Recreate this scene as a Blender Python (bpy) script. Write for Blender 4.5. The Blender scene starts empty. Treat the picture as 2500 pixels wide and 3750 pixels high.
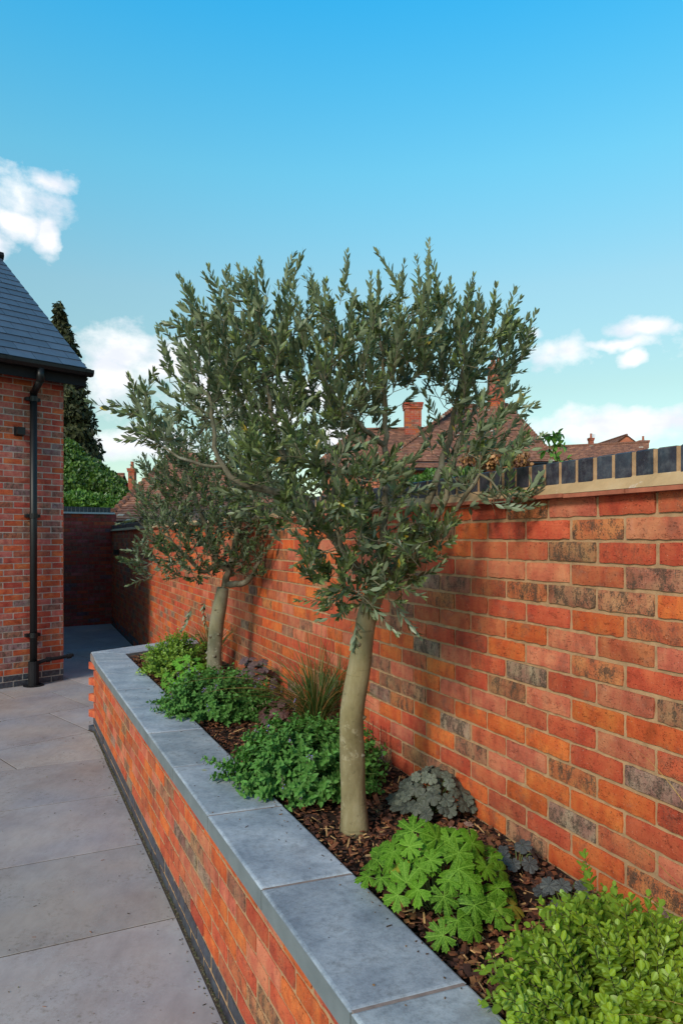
import bpy, math, random
import numpy as np
from mathutils import Vector, noise as mnoise
R = math.radians
sc = bpy.context.scene
COL = sc.collection
random.seed(7); rng = np.random.default_rng(7)

# ------------------------------------------------------------------ camera
F = 2600.0; HY = 1970.0; EYE = 1.81
cam = bpy.data.cameras.new("camera"); camo = bpy.data.objects.new("camera", cam); COL.objects.link(camo)
camo.location = (0, 0, EYE); camo.rotation_euler = (R(90), 0, 0)
cam.sensor_fit = 'VERTICAL'; cam.sensor_height = 36; cam.sensor_width = 24
cam.lens = F / 3750 * 36; cam.shift_y = (HY - 1875) / 3750
cam.clip_start = 0.05; cam.clip_end = 3000
sc.camera = camo

# ------------------------------------------------------------------ light
SUN_EL = R(32); LD = Vector((0.50, 0.866, 0)).normalized()      # horizontal direction the light travels
sun = bpy.data.lights.new("sun", 'SUN'); suno = bpy.data.objects.new("sun", sun); COL.objects.link(suno)
ld = Vector((LD.x * math.cos(SUN_EL), LD.y * math.cos(SUN_EL), -math.sin(SUN_EL)))
suno.rotation_euler = ld.to_track_quat('-Z', 'Y').to_euler()
sun.energy = 3.4; sun.angle = R(13.0); sun.color = (1.0, 0.90, 0.76)
sc.view_settings.view_transform = 'Standard'; sc.view_settings.look = 'None'
sc.view_settings.exposure = 0.0; sc.view_settings.gamma = 1; sc.view_settings.use_curve_mapping = False

def node(nt, t, **k):
    n = nt.nodes.new(t)
    for a, b in k.items(): setattr(n, a, b)
    return n
def math_(nt, op, a, b=None, c=None):
    n = node(nt, 'ShaderNodeMath', operation=op)
    for i, v in enumerate((a, b, c)):
        if v is None: continue
        if isinstance(v, (int, float)): n.inputs[i].default_value = v
        else: nt.links.new(v, n.inputs[i])
    return n.outputs[0]
def mixc(nt, fac, a, b, mode='MIX'):
    n = node(nt, 'ShaderNodeMix', data_type='RGBA', blend_type=mode)
    for s, v in ((n.inputs[0], fac), (n.inputs[6], a), (n.inputs[7], b)):
        if isinstance(v, (int, float)): s.default_value = v
        elif isinstance(v, (tuple, list)): s.default_value = (*v[:3], 1)
        else: nt.links.new(v, s)
    return n.outputs[2]
def ramp(nt, v, stops):
    n = node(nt, 'ShaderNodeValToRGB'); cr = n.color_ramp
    while len(cr.elements) < len(stops): cr.elements.new(0.5)
    for e, (p, c) in zip(cr.elements, stops):
        e.position = p; e.color = (*c, 1) if len(c) == 3 else c
    nt.links.new(v, n.inputs[0]); return n.outputs[0]
def noise_(nt, vec, scale, detail=4, rough=0.55, mapping=None):
    if mapping:
        m = node(nt, 'ShaderNodeMapping'); m.inputs['Scale'].default_value = mapping
        nt.links.new(vec, m.inputs[0]); vec = m.outputs[0]
    n = node(nt, 'ShaderNodeTexNoise'); n.inputs['Scale'].default_value = scale
    n.inputs['Detail'].default_value = detail; n.inputs['Roughness'].default_value = rough
    nt.links.new(vec, n.inputs['Vector']); return n.outputs[0]

# world: physical sky with cumulus clouds laid out by compass direction and height angle
world = bpy.data.worlds.new("World"); sc.world = world; world.use_nodes = True
nt = world.node_tree; nt.nodes.clear()
sky = node(nt, 'ShaderNodeTexSky', sky_type='NISHITA'); sky.sun_disc = False
sky.sun_elevation = SUN_EL; sky.sun_rotation = math.atan2(-LD.x, -LD.y)
sky.air_density = 1.0; sky.dust_density = 0.35; sky.ozone_density = 2.2; sky.altitude = 50
tc = node(nt, 'ShaderNodeTexCoord'); D = tc.outputs['Generated']
sep = node(nt, 'ShaderNodeSeparateXYZ'); nt.links.new(D, sep.inputs[0])
az = math_(nt, 'ARCTAN2', sep.outputs[0], sep.outputs[1]); el = math_(nt, 'ARCSINE', sep.outputs[2])
comb = node(nt, 'ShaderNodeCombineXYZ'); nt.links.new(az, comb.inputs[0]); nt.links.new(el, comb.inputs[1])
AE = comb.outputs[0]
# sky tint: slight hue turn of the physical sky (deeper azure above, paler cyan low down)
grad = ramp(nt, el, [(0.0, (1.12, 1.10, 0.92)), (0.2, (1.42, 1.44, 1.0)), (0.33, (1.62, 1.9, 1.42)), (0.473, (1.17, 2.47, 2.04)), (0.566, (0.78, 2.58, 2.4)), (0.66, (0.40, 2.64, 2.77)), (0.95, (0.75, 1.35, 1.5))])
skyc = mixc(nt, 1.0, sky.outputs[0], grad, 'MULTIPLY')
def warp(scale, amt, src, base):
    n = node(nt, 'ShaderNodeTexNoise'); n.inputs['Scale'].default_value = scale; n.inputs['Detail'].default_value = 5; nt.links.new(src, n.inputs['Vector'])
    s_ = node(nt, 'ShaderNodeVectorMath', operation='SUBTRACT'); nt.links.new(n.outputs['Color'], s_.inputs[0]); s_.inputs[1].default_value = (.5, .5, .5)
    m_ = node(nt, 'ShaderNodeVectorMath', operation='MULTIPLY'); nt.links.new(s_.outputs[0], m_.inputs[0]); m_.inputs[1].default_value = (amt, amt * .7, 0)
    a_ = node(nt, 'ShaderNodeVectorMath', operation='ADD'); nt.links.new(base, a_.inputs[0]); nt.links.new(m_.outputs[0], a_.inputs[1]); return a_.outputs[0]
AW = warp(16, .055, AE, AE)
def AEL(xd, yd):                                   # direction angles of a point seen in the photograph
    u = (xd * 1.59439 - 1250) / F; v = (HY - yd * 1.59439) / F
    return math.atan(u), math.atan(v / math.sqrt(1 + u * u))
def blob(xd, yd, rx, ry):
    a, e = AEL(xd, yd); k = 1.59439 / F
    s = node(nt, 'ShaderNodeVectorMath', operation='SUBTRACT'); nt.links.new(AW, s.inputs[0]); s.inputs[1].default_value = (a, e, 0)
    d = node(nt, 'ShaderNodeVectorMath', operation='DIVIDE'); nt.links.new(s.outputs[0], d.inputs[0]); d.inputs[1].default_value = (rx * k, ry * k, 1)
    l = node(nt, 'ShaderNodeVectorMath', operation='LENGTH'); nt.links.new(d.outputs[0], l.inputs[0])
    return math_(nt, 'SUBTRACT', 1.0, l.outputs['Value'])
blobs = [(62, 455, 100, 58), (112, 425, 68, 30), (40, 505, 72, 48), (100, 540, 36, 62), (-40, 560, 60, 50), (280, 800, 125, 62), (250, 860, 95, 85), (380, 830, 110, 60),
         (330, 1015, 160, 42), (480, 900, 120, 80), (620, 960, 150, 60), (760, 1010, 120, 45), (1260, 812, 105, 50), (1215, 765, 60, 24), (1480, 755, 95, 24), (1400, 795, 90, 16), (1440, 830, 30, 18),
         (1400, 975, 230, 45), (1540, 960, 130, 38), (1330, 985, 130, 38), (700, 900, 100, 60), (1750, 800, 150, 60), (2000, 950, 300, 80), (-400, 700, 260, 120), (-800, 500, 200, 90)]
acc = None
for b in blobs:
    o = blob(*b); acc = o if acc is None else math_(nt, 'MAXIMUM', acc, o)
acc = math_(nt, 'MAXIMUM', acc, -1.0)
n1 = noise_(nt, AE, 9.0, 8, 0.60, (1, 1.5, 1)); n2 = noise_(nt, AE, 30.0, 6, 0.6)
nn = math_(nt, 'ADD', math_(nt, 'MULTIPLY', math_(nt, 'SUBTRACT', n1, 0.5), 2.6), math_(nt, 'MULTIPLY', math_(nt, 'SUBTRACT', n2, 0.5), 0.7))
cl = math_(nt, 'ADD', acc, nn)
cmask = ramp(nt, cl, [(-0.0, (0, 0, 0)), (0.30, (0.50,) * 3), (0.70, (1, 1, 1))])
cshade = ramp(nt, noise_(nt, AE, 12.0, 5, 0.5, (1, 2, 1)), [(0.36, (0.80, 0.84, 0.91)), (0.58, (1.0, 1.0, 1.0))])
CLB = 9.2
cb = mixc(nt, 1.0, cshade, (CLB, CLB, CLB * 1.01), 'MULTIPLY')
allc = mixc(nt, cmask, skyc, cb)
bg = node(nt, 'ShaderNodeBackground'); bg.inputs[1].default_value = 0.12
nt.links.new(allc, bg.inputs[0]); wo = node(nt, 'ShaderNodeOutputWorld'); nt.links.new(bg.outputs[0], wo.inputs[0])

# ------------------------------------------------------------------ coordinates read from the photograph
K = 2500 / 1568
def W(xd, yd, Z):                                   # overview-picture pixel + distance -> place
    return np.array([(xd * K - 1250) / F * Z, Z, EYE + (HY - yd * K) / F * Z])
TW = math.atan2(1250 - 95, F);  DW = 1.660           # garden wall: heading, distance to its face
TP = math.atan2(1250 - 22, F);  DPF = 0.751          # planter: heading, distance to brick face
def frame(th):
    d = np.array([-math.sin(th), math.cos(th), 0]); n = np.array([math.cos(th), math.sin(th), 0]); return d, n
dw, nw = frame(TW); dp, npn = frame(TP)
ZG, ZM, ZC = 0.0, 0.69, 0.722                        # paving, mulch, planter coping top
UP = np.array([0, 0, 1.0])

# ------------------------------------------------------------------ object helpers
def tag(o, label=None, cat=None, group=None, kind=None):
    for k, v in (('label', label), ('category', cat), ('group', group), ('kind', kind)):
        if v: o[k] = v
    return o
def thing(name, loc, label, cat, group=None):
    o = bpy.data.objects.new(name, None); COL.objects.link(o); o.location = tuple(map(float, loc)); o.empty_display_size = 0.1
    o['base'] = tuple(map(float, loc))
    return tag(o, label, cat, group)
def obj(name, V, Fs, mat, parent=None, col=None, luv=None, smooth=False, mats=None, fm=None):
    V = np.asarray(V, dtype=float); base = np.zeros(3)
    if parent is not None:
        p = parent
        while p.parent: base += np.array(p.location); p = p.parent
        base += np.array(p.location)
    if not isinstance(Fs, list): Fs = np.asarray(Fs).tolist()
    me = bpy.data.meshes.new(name); me.from_pydata((V - base).tolist(), [], Fs)
    if col is not None:
        a = me.color_attributes.new('Col', 'FLOAT_COLOR', 'POINT'); c = np.asarray(col, dtype=np.float32)
        if c.shape[1] == 3: c = np.hstack([c, np.ones((len(c), 1), np.float32)])
        a.data.foreach_set('color', c.ravel())
    if luv is not None:
        a = me.attributes.new('luv', 'FLOAT_VECTOR', 'POINT'); a.data.foreach_set('vector', np.asarray(luv, dtype=np.float32).ravel())
    for m in (mats or [mat]): me.materials.append(m)
    if fm is not None: me.polygons.foreach_set('material_index', np.asarray(fm, dtype=np.int32))
    if smooth: me.polygons.foreach_set('use_smooth', np.ones(len(Fs), dtype=bool))
    me.update()
    o = bpy.data.objects.new(name, me); COL.objects.link(o)
    if parent is not None: o.parent = parent
    return o
class MB:
    def __init__(s): s.v = []; s.f = []; s.c = []
    def add(s, V, Fs, col=(1, 1, 1, 0)):
        n = len(s.v); s.v.extend([tuple(map(float, p)) for p in V]); s.f.extend([[i + n for i in f] for f in Fs])
        col = tuple(col) if len(col) == 4 else (*col, 0.0)
        s.c.extend([col] * len(V)); return s
    def box(s, o, a, b, c, col=(1, 1, 1, 0)):          # corner + three edge vectors
        o, a, b, c = map(np.asarray, (o, a, b, c))
        V = [o, o + a, o + a + b, o + b, o + c, o + a + c, o + a + b + c, o + b + c]
        Fs = [[0, 3, 2, 1], [4, 5, 6, 7], [0, 1, 5, 4], [1, 2, 6, 5], [2, 3, 7, 6], [3, 0, 4, 7]]
        if np.dot(np.cross(a, b), c) < 0: Fs = [f[::-1] for f in Fs]
        return s.add(V, Fs, col)
    def prism(s, bot, top, col=(1, 1, 1, 0)):
        n = len(bot); return s.add(list(bot) + list(top), [list(range(n))[::-1], list(range(n, 2 * n))] + [[i, (i + 1) % n, n + (i + 1) % n, n + i] for i in range(n)], col)
    def chamf(s, poly, z0, z1, ch, col=(1, 1, 1, 0)):  # convex slab seen from above (CCW) with a chamfered arris
        P = np.array([p[:2] for p in poly]); n = len(P); ctr = P.mean(0)
        ins = []
        for i in range(n):
            e1 = P[i] - P[i - 1]; e2 = P[(i + 1) % n] - P[i]; e1 /= np.linalg.norm(e1); e2 /= np.linalg.norm(e2)
            n1 = np.array([-e1[1], e1[0]]); n2 = np.array([-e2[1], e2[0]]); b = n1 + n2; b /= (b @ n1); ins.append(P[i] + b * ch)
        rings = [(P, z0), (P, z1 - ch), (np.array(ins) * .7 + P * .3, z1 - ch * .3), (np.array(ins) * 1.6 - P * .6, z1)]
        V = [(*q, z) for r, z in rings for q in r]
        Fs = [list(range(n))[::-1], list(range(3 * n, 4 * n))]
        for k in range(3): Fs += [[k * n + i, k * n + (i + 1) % n, (k + 1) * n + (i + 1) % n, (k + 1) * n + i] for i in range(n)]
        return s.add(V, Fs, col)
    def tube(s, pts, rad, sides=8, col=(1, 1, 1, 0), caps=True, bump=0.0):
        pts = np.array(pts, float); m = len(pts); rad = [rad] * m if np.isscalar(rad) else rad
        T = np.gradient(pts, axis=0); T /= np.linalg.norm(T, axis=1)[:, None] + 1e-9
        up = np.array([0, 0, 1.0]) if abs(T[0][2]) < .9 else np.array([1.0, 0, 0])
        a = np.cross(T[0], up); a /= np.linalg.norm(a); V = []
        for i in range(m):
            a = a - T[i] * (a @ T[i]); a /= np.linalg.norm(a) + 1e-9; b = np.cross(T[i], a)
            for k in range(sides):
                t = 2 * math.pi * k / sides; r = rad[i]
                if bump:
                    q = pts[i] + (a * math.cos(t) + b * math.sin(t)) * r
                    r *= 1 + bump * mnoise.noise(Vector((q[0] * 14, q[1] * 14, q[2] * 6)))
                V.append(pts[i] + (a * math.cos(t) + b * math.sin(t)) * r)
        Fs = [[i * sides + k, i * sides + (k + 1) % sides, (i + 1) * sides + (k + 1) % sides, (i + 1) * sides + k] for i in range(m - 1) for k in range(sides)]
        if caps: Fs += [list(range(sides))[::-1], list(range((m - 1) * sides, m * sides))]
        return s.add(V, Fs, col)
    def out(s, name, mat, parent=None, smooth=False, **k): return obj(name, s.v, s.f, mat, parent, col=s.c, smooth=smooth, **k)

# ------------------------------------------------------------------ materials
def mat_new(name):
    m = bpy.data.materials.new(name); m.use_nodes = True; nt = m.node_tree; b = nt.nodes['Principled BSDF']
    tc = node(nt, 'ShaderNodeTexCoord'); return m, nt, b, tc.outputs['Object']
def bump_(nt, b, h, dist=0.002, strength=0.6):
    n = node(nt, 'ShaderNodeBump'); n.inputs['Distance'].default_value = dist; n.inputs['Strength'].default_value = strength
    nt.links.new(h, n.inputs['Height']); nt.links.new(n.outputs[0], b.inputs['Normal'])
def simple(name, c, rough=0.6, spec=0.5, var=0.15, scale=8, bump=0.0, metallic=0):
    m, nt, b, oc = mat_new(name)
    n = noise_(nt, oc, scale, 5); lo = tuple(x * (1 - var) for x in c); hi = tuple(min(1, x * (1 + var)) for x in c)
    nt.links.new(ramp(nt, n, [(0.3, lo), (0.7, hi)]), b.inputs['Base Color'])
    b.inputs['Roughness'].default_value = rough; b.inputs['Specular IOR Level'].default_value = spec; b.inputs['Metallic'].default_value = metallic
    if bump: bump_(nt, b, noise_(nt, oc, scale * 12, 4), bump)
    return m
def brick_mat(name, blue=False):
    m, nt, b, oc = mat_new(name)
    at = node(nt, 'ShaderNodeAttribute', attribute_name='Col'); c = at.outputs['Color']; burn = at.outputs['Alpha']
    big = noise_(nt, oc, 13, 4, 0.6, (1, 1, .7)); c = mixc(nt, 1.0, c, ramp(nt, big, [(0.28, (0.60, 0.50, 0.50)), (0.42, (0.92, 0.74, 0.80)), (0.53, (1, 1, 1)), (0.66, (1.10, 1.28, 1.25)), (0.8, (1.15, 1.4, 1.6))]), 'MULTIPLY')
    if not blue:
        smk = ramp(nt, noise_(nt, oc, 8, 5, 0.7, (1, 1, 1.3)), [(0.56, (0, 0, 0)), (0.72, (0.55,) * 3)]); c = mixc(nt, smk, c, (0.17, 0.085, 0.06))
    strk = noise_(nt, oc, 1.0, 6, 0.72, (30, 30, 17)); fine = noise_(nt, oc, 220, 3, 0.6)
    msk = math_(nt, 'MULTIPLY', math_(nt, 'ADD', math_(nt, 'MULTIPLY', math_(nt, 'SUBTRACT', strk, 0.475), 11.0), math_(nt, 'MULTIPLY', math_(nt, 'SUBTRACT', fine, 0.5), 6.0)), burn)
    mc = node(nt, 'ShaderNodeClamp'); nt.links.new(msk, mc.inputs[0])
    c = mixc(nt, math_(nt, 'MULTIPLY', mc.outputs[0], 0.84), c, (0.062, 0.042, 0.029))
    pits = ramp(nt, noise_(nt, oc, 130, 3, 0.7, (1, 1, 1.5)), [(0.30, (0.22,) * 3), (0.385, (1,) * 3)])
    crk = ramp(nt, math_(nt, 'ABSOLUTE', math_(nt, 'SUBTRACT', noise_(nt, oc, 26, 5, 0.7, (1, 1, 2.4)), 0.40)), [(0.003, (0.30,) * 3), (0.012, (1,) * 3)])
    crk = mixc(nt, ramp(nt, noise_(nt, oc, 11, 3, 0.6), [(0.50, (0, 0, 0)), (0.56, (1, 1, 1))]), (1, 1, 1), crk)
    pits = mixc(nt, 1.0, pits, crk, 'MULTIPLY'); c = mixc(nt, 1.0, c, pits, 'MULTIPLY')
    if not blue:
        wh = ramp(nt, noise_(nt, oc, 300, 2, 0.5), [(0.71, (0, 0, 0)), (0.76, (0.8,) * 3)]); c = mixc(nt, wh, c, (0.62, 0.50, 0.42))
        ef = ramp(nt, noise_(nt, oc, 6, 6, 0.7), [(0.64, (0, 0, 0)), (0.82, (0.35,) * 3)]); c = mixc(nt, ef, c, (0.50, 0.30, 0.23))
    else:
        ef = ramp(nt, noise_(nt, oc, 30, 6, 0.7), [(0.46, (0, 0, 0)), (0.80, (0.6,) * 3)]); c = mixc(nt, ef, c, (0.15, 0.145, 0.155))
    nt.links.new(c, b.inputs['Base Color']); b.inputs['Roughness'].default_value = 0.42 if blue else 0.82
    b.inputs['Specular IOR Level'].default_value = 0.5 if blue else 0.25
    h = math_(nt, 'ADD', math_(nt, 'MULTIPLY', pits, 0.9), math_(nt, 'MULTIPLY', noise_(nt, oc, 70, 5, 0.7, (1, 1, 2)), 1.0))
    bump_(nt, b, h, 0.0022 if not blue else 0.0008, 0.9)
    return m
M = {}
M['brick'] = brick_mat('red_multi_brick'); M['bluebrick'] = brick_mat('blue_engineering_brick', True)
M['mortar'] = simple('buff_mortar', (0.37, 0.215, 0.115), 0.95, 0.2, 0.22, 30, 0.002)
M['mortar_grey'] = simple('grey_mortar', (0.37, 0.29, 0.25), 0.95, 0.2, 0.2, 30, 0.002)
M['creasing'] = simple('creasing_tile', (0.34, 0.10, 0.055), 0.8, 0.3, 0.3, 18, 0.001)
M['black'] = simple('black_plastic', (0.008, 0.008, 0.009), 0.45, 0.3, 0.2, 10)
M['blackmat'] = simple('black_board', (0.010, 0.009, 0.011), 0.7, 0.2, 0.2, 10)
M['white'] = simple('pale_render', (0.55, 0.53, 0.53), 0.8, 0.3, 0.08, 10)
M['yellow'] = simple('yellow_plastic', (0.60, 0.36, 0.02), 0.5, 0.5, 0.1, 10)
M['soil'] = simple('dark_soil', (0.022, 0.011, 0.007), 0.95, 0.2, 0.4, 40, 0.006)
M['ground'] = simple('rough_ground', (0.09, 0.085, 0.05), 0.95, 0.2, 0.4, 2)
M['paint_red'] = simple('red_render', (0.42, 0.13, 0.07), 0.8, 0.3, 0.12, 3)
M['stone'] = simple('pale_stone', (0.34, 0.30, 0.26), 0.8, 0.3, 0.2, 10)
M['grit'] = simple('joint_grit', (0.075, 0.052, 0.036), 0.95, 0.2, 0.6, 60, 0.004)

def vfill():
    m, nt, b, oc = mat_new('sanded_fillet_mortar')
    n = noise_(nt, oc, 6, 6, 0.65); c = ramp(nt, n, [(0.3, (0.33, 0.20, 0.095)), (0.55, (0.46, 0.285, 0.145)), (0.8, (0.52, 0.36, 0.22))])
    w = ramp(nt, noise_(nt, oc, 17, 3, 0.5), [(0.63, (0, 0, 0)), (0.68, (0.8,) * 3)]); c = mixc(nt, w, c, (0.62, 0.47, 0.38))
    nt.links.new(c, b.inputs['Base Color']); b.inputs['Roughness'].default_value = 0.95; bump_(nt, b, noise_(nt, oc, 90, 5, 0.7), 0.003)
    return m
M['fillet'] = vfill()
def coping_mat():
    m, nt, b, oc = mat_new('blue_grey_limestone')
    at = node(nt, 'ShaderNodeAttribute', attribute_name='Col')
    n = noise_(nt, oc, 5.5, 8, 0.62, (1, 1, 1)); c = ramp(nt, n, [(0.30, (0.180, 0.198, 0.235)), (0.48, (0.270, 0.290, 0.330)), (0.66, (0.385, 0.40, 0.435))])
    st = ramp(nt, noise_(nt, oc, 11, 6, 0.75), [(0.55, (0, 0, 0)), (0.64, (0.55,) * 3)]); c = mixc(nt, st, c, (0.18, 0.185, 0.20))
    pz = ramp(nt, noise_(nt, oc, 45, 7, 0.85), [(0.30, (0.55,) * 3), (0.50, (1,) * 3), (0.7, (1.28,) * 3)]); c = mixc(nt, 1.0, c, pz, 'MULTIPLY')
    sp = ramp(nt, noise_(nt, oc, 190, 2, 0.6), [(0.25, (0.45,) * 3), (0.33, (1,) * 3)]); c = mixc(nt, 1.0, c, sp, 'MULTIPLY')
    br = ramp(nt, noise_(nt, oc, 3.2, 4, 0.6), [(0.60, (0, 0, 0)), (0.78, (0.55,) * 3)]); c = mixc(nt, br, c, (0.20, 0.185, 0.19))
    c = mixc(nt, 1.0, c, at.outputs['Color'], 'MULTIPLY')
    nt.links.new(c, b.inputs['Base Color']); nt.links.new(ramp(nt, n, [(0.3, (0.48,) * 3), (0.7, (0.62,) * 3)]), b.inputs['Roughness'])
    bump_(nt, b, noise_(nt, oc, 120, 5, 0.7), 0.0009); return m
M['coping'] = coping_mat()
def dark_edge():  # darker grey than the top, for the sides of the coping slabs
    m, nt, b, oc = mat_new('dark_stone_edge')
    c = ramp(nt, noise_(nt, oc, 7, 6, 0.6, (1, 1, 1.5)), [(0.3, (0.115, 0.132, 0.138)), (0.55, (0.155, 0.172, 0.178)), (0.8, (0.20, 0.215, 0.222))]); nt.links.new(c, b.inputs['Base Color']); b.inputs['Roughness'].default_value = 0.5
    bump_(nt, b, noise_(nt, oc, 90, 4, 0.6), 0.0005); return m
M['dark_edge'] = dark_edge()
def paving_mat():
    m, nt, b, oc = mat_new('porcelain_paving')
    at = node(nt, 'ShaderNodeAttribute', attribute_name='Col')
    n = noise_(nt, oc, 1.7, 8, 0.6); c = ramp(nt, n, [(0.3, (0.235, 0.195, 0.188)), (0.5, (0.290, 0.250, 0.240)), (0.72, (0.345, 0.302, 0.285))])
    hue = noise_(nt, oc, 1.1, 3, 0.5); c = mixc(nt, 1.0, c, ramp(nt, hue, [(0.35, (0.98, 1.04, 1.16)), (0.62, (1.16, 1.08, 1.02))]), 'MULTIPLY')
    g = ramp(nt, noise_(nt, oc, 9, 8, 0.7, (2.0, 0.8, 1)), [(0.3, (0.86,) * 3), (0.6, (1.03,) * 3)]); c = mixc(nt, 1.0, c, g, 'MULTIPLY')
    vn = noise_(nt, oc, 2.6, 7, 0.7); vv = math_(nt, 'ABSOLUTE', math_(nt, 'SUBTRACT', vn, 0.5))
    c = mixc(nt, ramp(nt, vv, [(0.0, (0.35,) * 3), (0.010, (0, 0, 0))]), c, (0.36, 0.335, 0.325))
    dirt = math_(nt, 'MULTIPLY', ramp(nt, noise_(nt, oc, 2.3, 4, 0.6), [(0.46, (0, 0, 0)), (0.62, (1, 1, 1))]), ramp(nt, noise_(nt, oc, 34, 6, 0.8), [(0.52, (0, 0, 0)), (0.64, (0.75,) * 3)]))
    c = mixc(nt, dirt, c, (0.155, 0.118, 0.088))
    sp = ramp(nt, noise_(nt, oc, 75, 2, 0.6), [(0.20, (0.25,) * 3), (0.25, (1,) * 3)]); c = mixc(nt, 1.0, c, sp, 'MULTIPLY')
    c = mixc(nt, 1.0, c, at.outputs['Color'], 'MULTIPLY')
    nt.links.new(c, b.inputs['Base Color']); b.inputs['Roughness'].default_value = 0.62; b.inputs['Specular IOR Level'].default_value = 0.35
    bump_(nt, b, noise_(nt, oc, 28, 6, 0.7), 0.0012, 0.5); return m
M['paving'] = paving_mat()
def colmat(name, rough=0.6, spec=0.4, var=(0.75, 1.2), scale=20, bump=0.0, bs=60):
    m, nt, b, oc = mat_new(name); at = node(nt, 'ShaderNodeAttribute', attribute_name='Col')
    v = ramp(nt, noise_(nt, oc, scale, 5, 0.65), [(0.3, (var[0],) * 3), (0.7, (var[1],) * 3)])
    nt.links.new(mixc(nt, 1.0, at.outputs['Color'], v, 'MULTIPLY'), b.inputs['Base Color'])
    b.inputs['Roughness'].default_value = rough; b.inputs['Specular IOR Level'].default_value = spec
    if bump: bump_(nt, b, noise_(nt, oc, bs, 5, 0.7), bump)
    return m
M['slate'] = colmat('roof_slate', 0.42, 0.5, (0.86, 1.12), 9, 0.001)
M['tile'] = colmat('clay_roof_tile', 0.85, 0.2, (0.6, 1.3), 9, 0.004, 30)
M['bark'] = colmat('bark_chips', 0.8, 0.35, (0.6, 1.4), 60, 0.001, 200)
def wood_mat(name, stops, sc_=(1, 1, 0.35), s=10, bump=0.003):
    m, nt, b, oc = mat_new(name)
    c = ramp(nt, noise_(nt, oc, s, 7, 0.65, sc_), stops)
    kn = ramp(nt, noise_(nt, oc, 42, 4, 0.7), [(0.26, (0.5,) * 3), (0.40, (1,) * 3)]); c = mixc(nt, 1.0, c, kn, 'MULTIPLY')
    rg_ = ramp(nt, noise_(nt, oc, 1.0, 4, 0.6, (6, 6, 55)), [(0.30, (0.50,) * 3), (0.37, (1,) * 3)]); c = mixc(nt, 0.8, c, rg_, 'MULTIPLY')
    li = ramp(nt, noise_(nt, oc, 16, 6, 0.75), [(0.56, (0, 0, 0)), (0.66, (0.5,) * 3)]); c = mixc(nt, li, c, tuple(min(1, x * 1.25 + .05) for x in stops[-1][1]))
    gr = ramp(nt, noise_(nt, oc, 5, 4, 0.6), [(0.45, (0, 0, 0)), (0.7, (0.45,) * 3)]); c = mixc(nt, gr, c, (0.20, 0.155, 0.055))
    nt.links.new(c, b.inputs['Base Color']); b.inputs['Roughness'].default_value = 0.85; b.inputs['Specular IOR Level'].default_value = 0.25
    bump_(nt, b, math_(nt, 'ADD', noise_(nt, oc, 90, 6, 0.7), math_(nt, 'MULTIPLY', kn, 0.8)), bump, 0.9); return m
M['olivebark'] = wood_mat('olive_bark', [(0.30, (0.120, 0.088, 0.040)), (0.5, (0.215, 0.168, 0.088)), (0.72, (0.31, 0.255, 0.155))])
M['greybark'] = wood_mat('grey_olive_bark', [(0.30, (0.11, 0.10, 0.065)), (0.5, (0.20, 0.175, 0.115)), (0.72, (0.29, 0.26, 0.19))])
M['branch'] = wood_mat('olive_branch', [(0.30, (0.085, 0.066, 0.042)), (0.5, (0.155, 0.130, 0.088)), (0.75, (0.27, 0.245, 0.19))], s=25)
def leaf_mat(name, under, rough=0.42, spec=0.5, trans=0.18, veins=None, vein_col=(0.3, 0.4, 0.1), bump=0.0):
    m, nt, b, oc = mat_new(name)
    at = node(nt, 'ShaderNodeAttribute', attribute_name='Col'); c = at.outputs['Color']
    if veins:
        lv = node(nt, 'ShaderNodeAttribute', attribute_name='luv'); sp = node(nt, 'ShaderNodeSeparateXYZ'); nt.links.new(lv.outputs['Vector'], sp.inputs[0])
        if veins == 'mid': d = math_(nt, 'ABSOLUTE', sp.outputs[0]); vm = ramp(nt, d, [(0.05, (0.6,) * 3), (0.14, (0, 0, 0))])
        else:
            ang = math_(nt, 'ARCTAN2', sp.outputs[0], sp.outputs[1]); rr = node(nt, 'ShaderNodeVectorMath', operation='LENGTH'); nt.links.new(lv.outputs['Vector'], rr.inputs[0])
            nv, wid = veins
            a1 = math_(nt, 'ABSOLUTE', math_(nt, 'SINE', math_(nt, 'MULTIPLY', ang, nv / 2)))
            d = math_(nt, 'MULTIPLY', a1, rr.outputs['Value']); vm = ramp(nt, d, [(wid * .4, (0.85,) * 3), (wid, (0, 0, 0))])
            wv = noise_(nt, lv.outputs['Vector'], 6.5, 3, 0.6); wv = math_(nt, 'ABSOLUTE', math_(nt, 'SUBTRACT', wv, 0.5))
            vm2 = ramp(nt, wv, [(0.012, (0.55,) * 3), (0.04, (0, 0, 0))]); vm = math_(nt, 'MAXIMUM', vm, vm2)
        c = mixc(nt, vm, c, vein_col)
    geo = node(nt, 'ShaderNodeNewGeometry')
    if under: c = mixc(nt, math_(nt, 'MULTIPLY', geo.outputs['Backfacing'], 0.75), c, under)
    nt.links.new(c, b.inputs['Base Color']); b.inputs['Roughness'].default_value = rough; b.inputs['Specular IOR Level'].default_value = spec
    tr = node(nt, 'ShaderNodeBsdfTranslucent'); tcx = mixc(nt, 1.0, c, (1.6, 1.9, 0.6), 'MULTIPLY'); nt.links.new(tcx, tr.inputs[0])
    mx = node(nt, 'ShaderNodeMixShader'); mx.inputs[0].default_value = trans
    nt.links.new(b.outputs[0], mx.inputs[1]); nt.links.new(tr.outputs[0], mx.inputs[2])
    out = [n for n in nt.nodes if n.type == 'OUTPUT_MATERIAL'][0]; nt.links.new(mx.outputs[0], out.inputs[0])
    if bump: bump_(nt, b, noise_(nt, oc, 160, 4, 0.6), bump)
    return m
M['olive'] = leaf_mat('olive_leaf', (0.185, 0.210, 0.130), 0.40, 0.35, 0.08)
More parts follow.
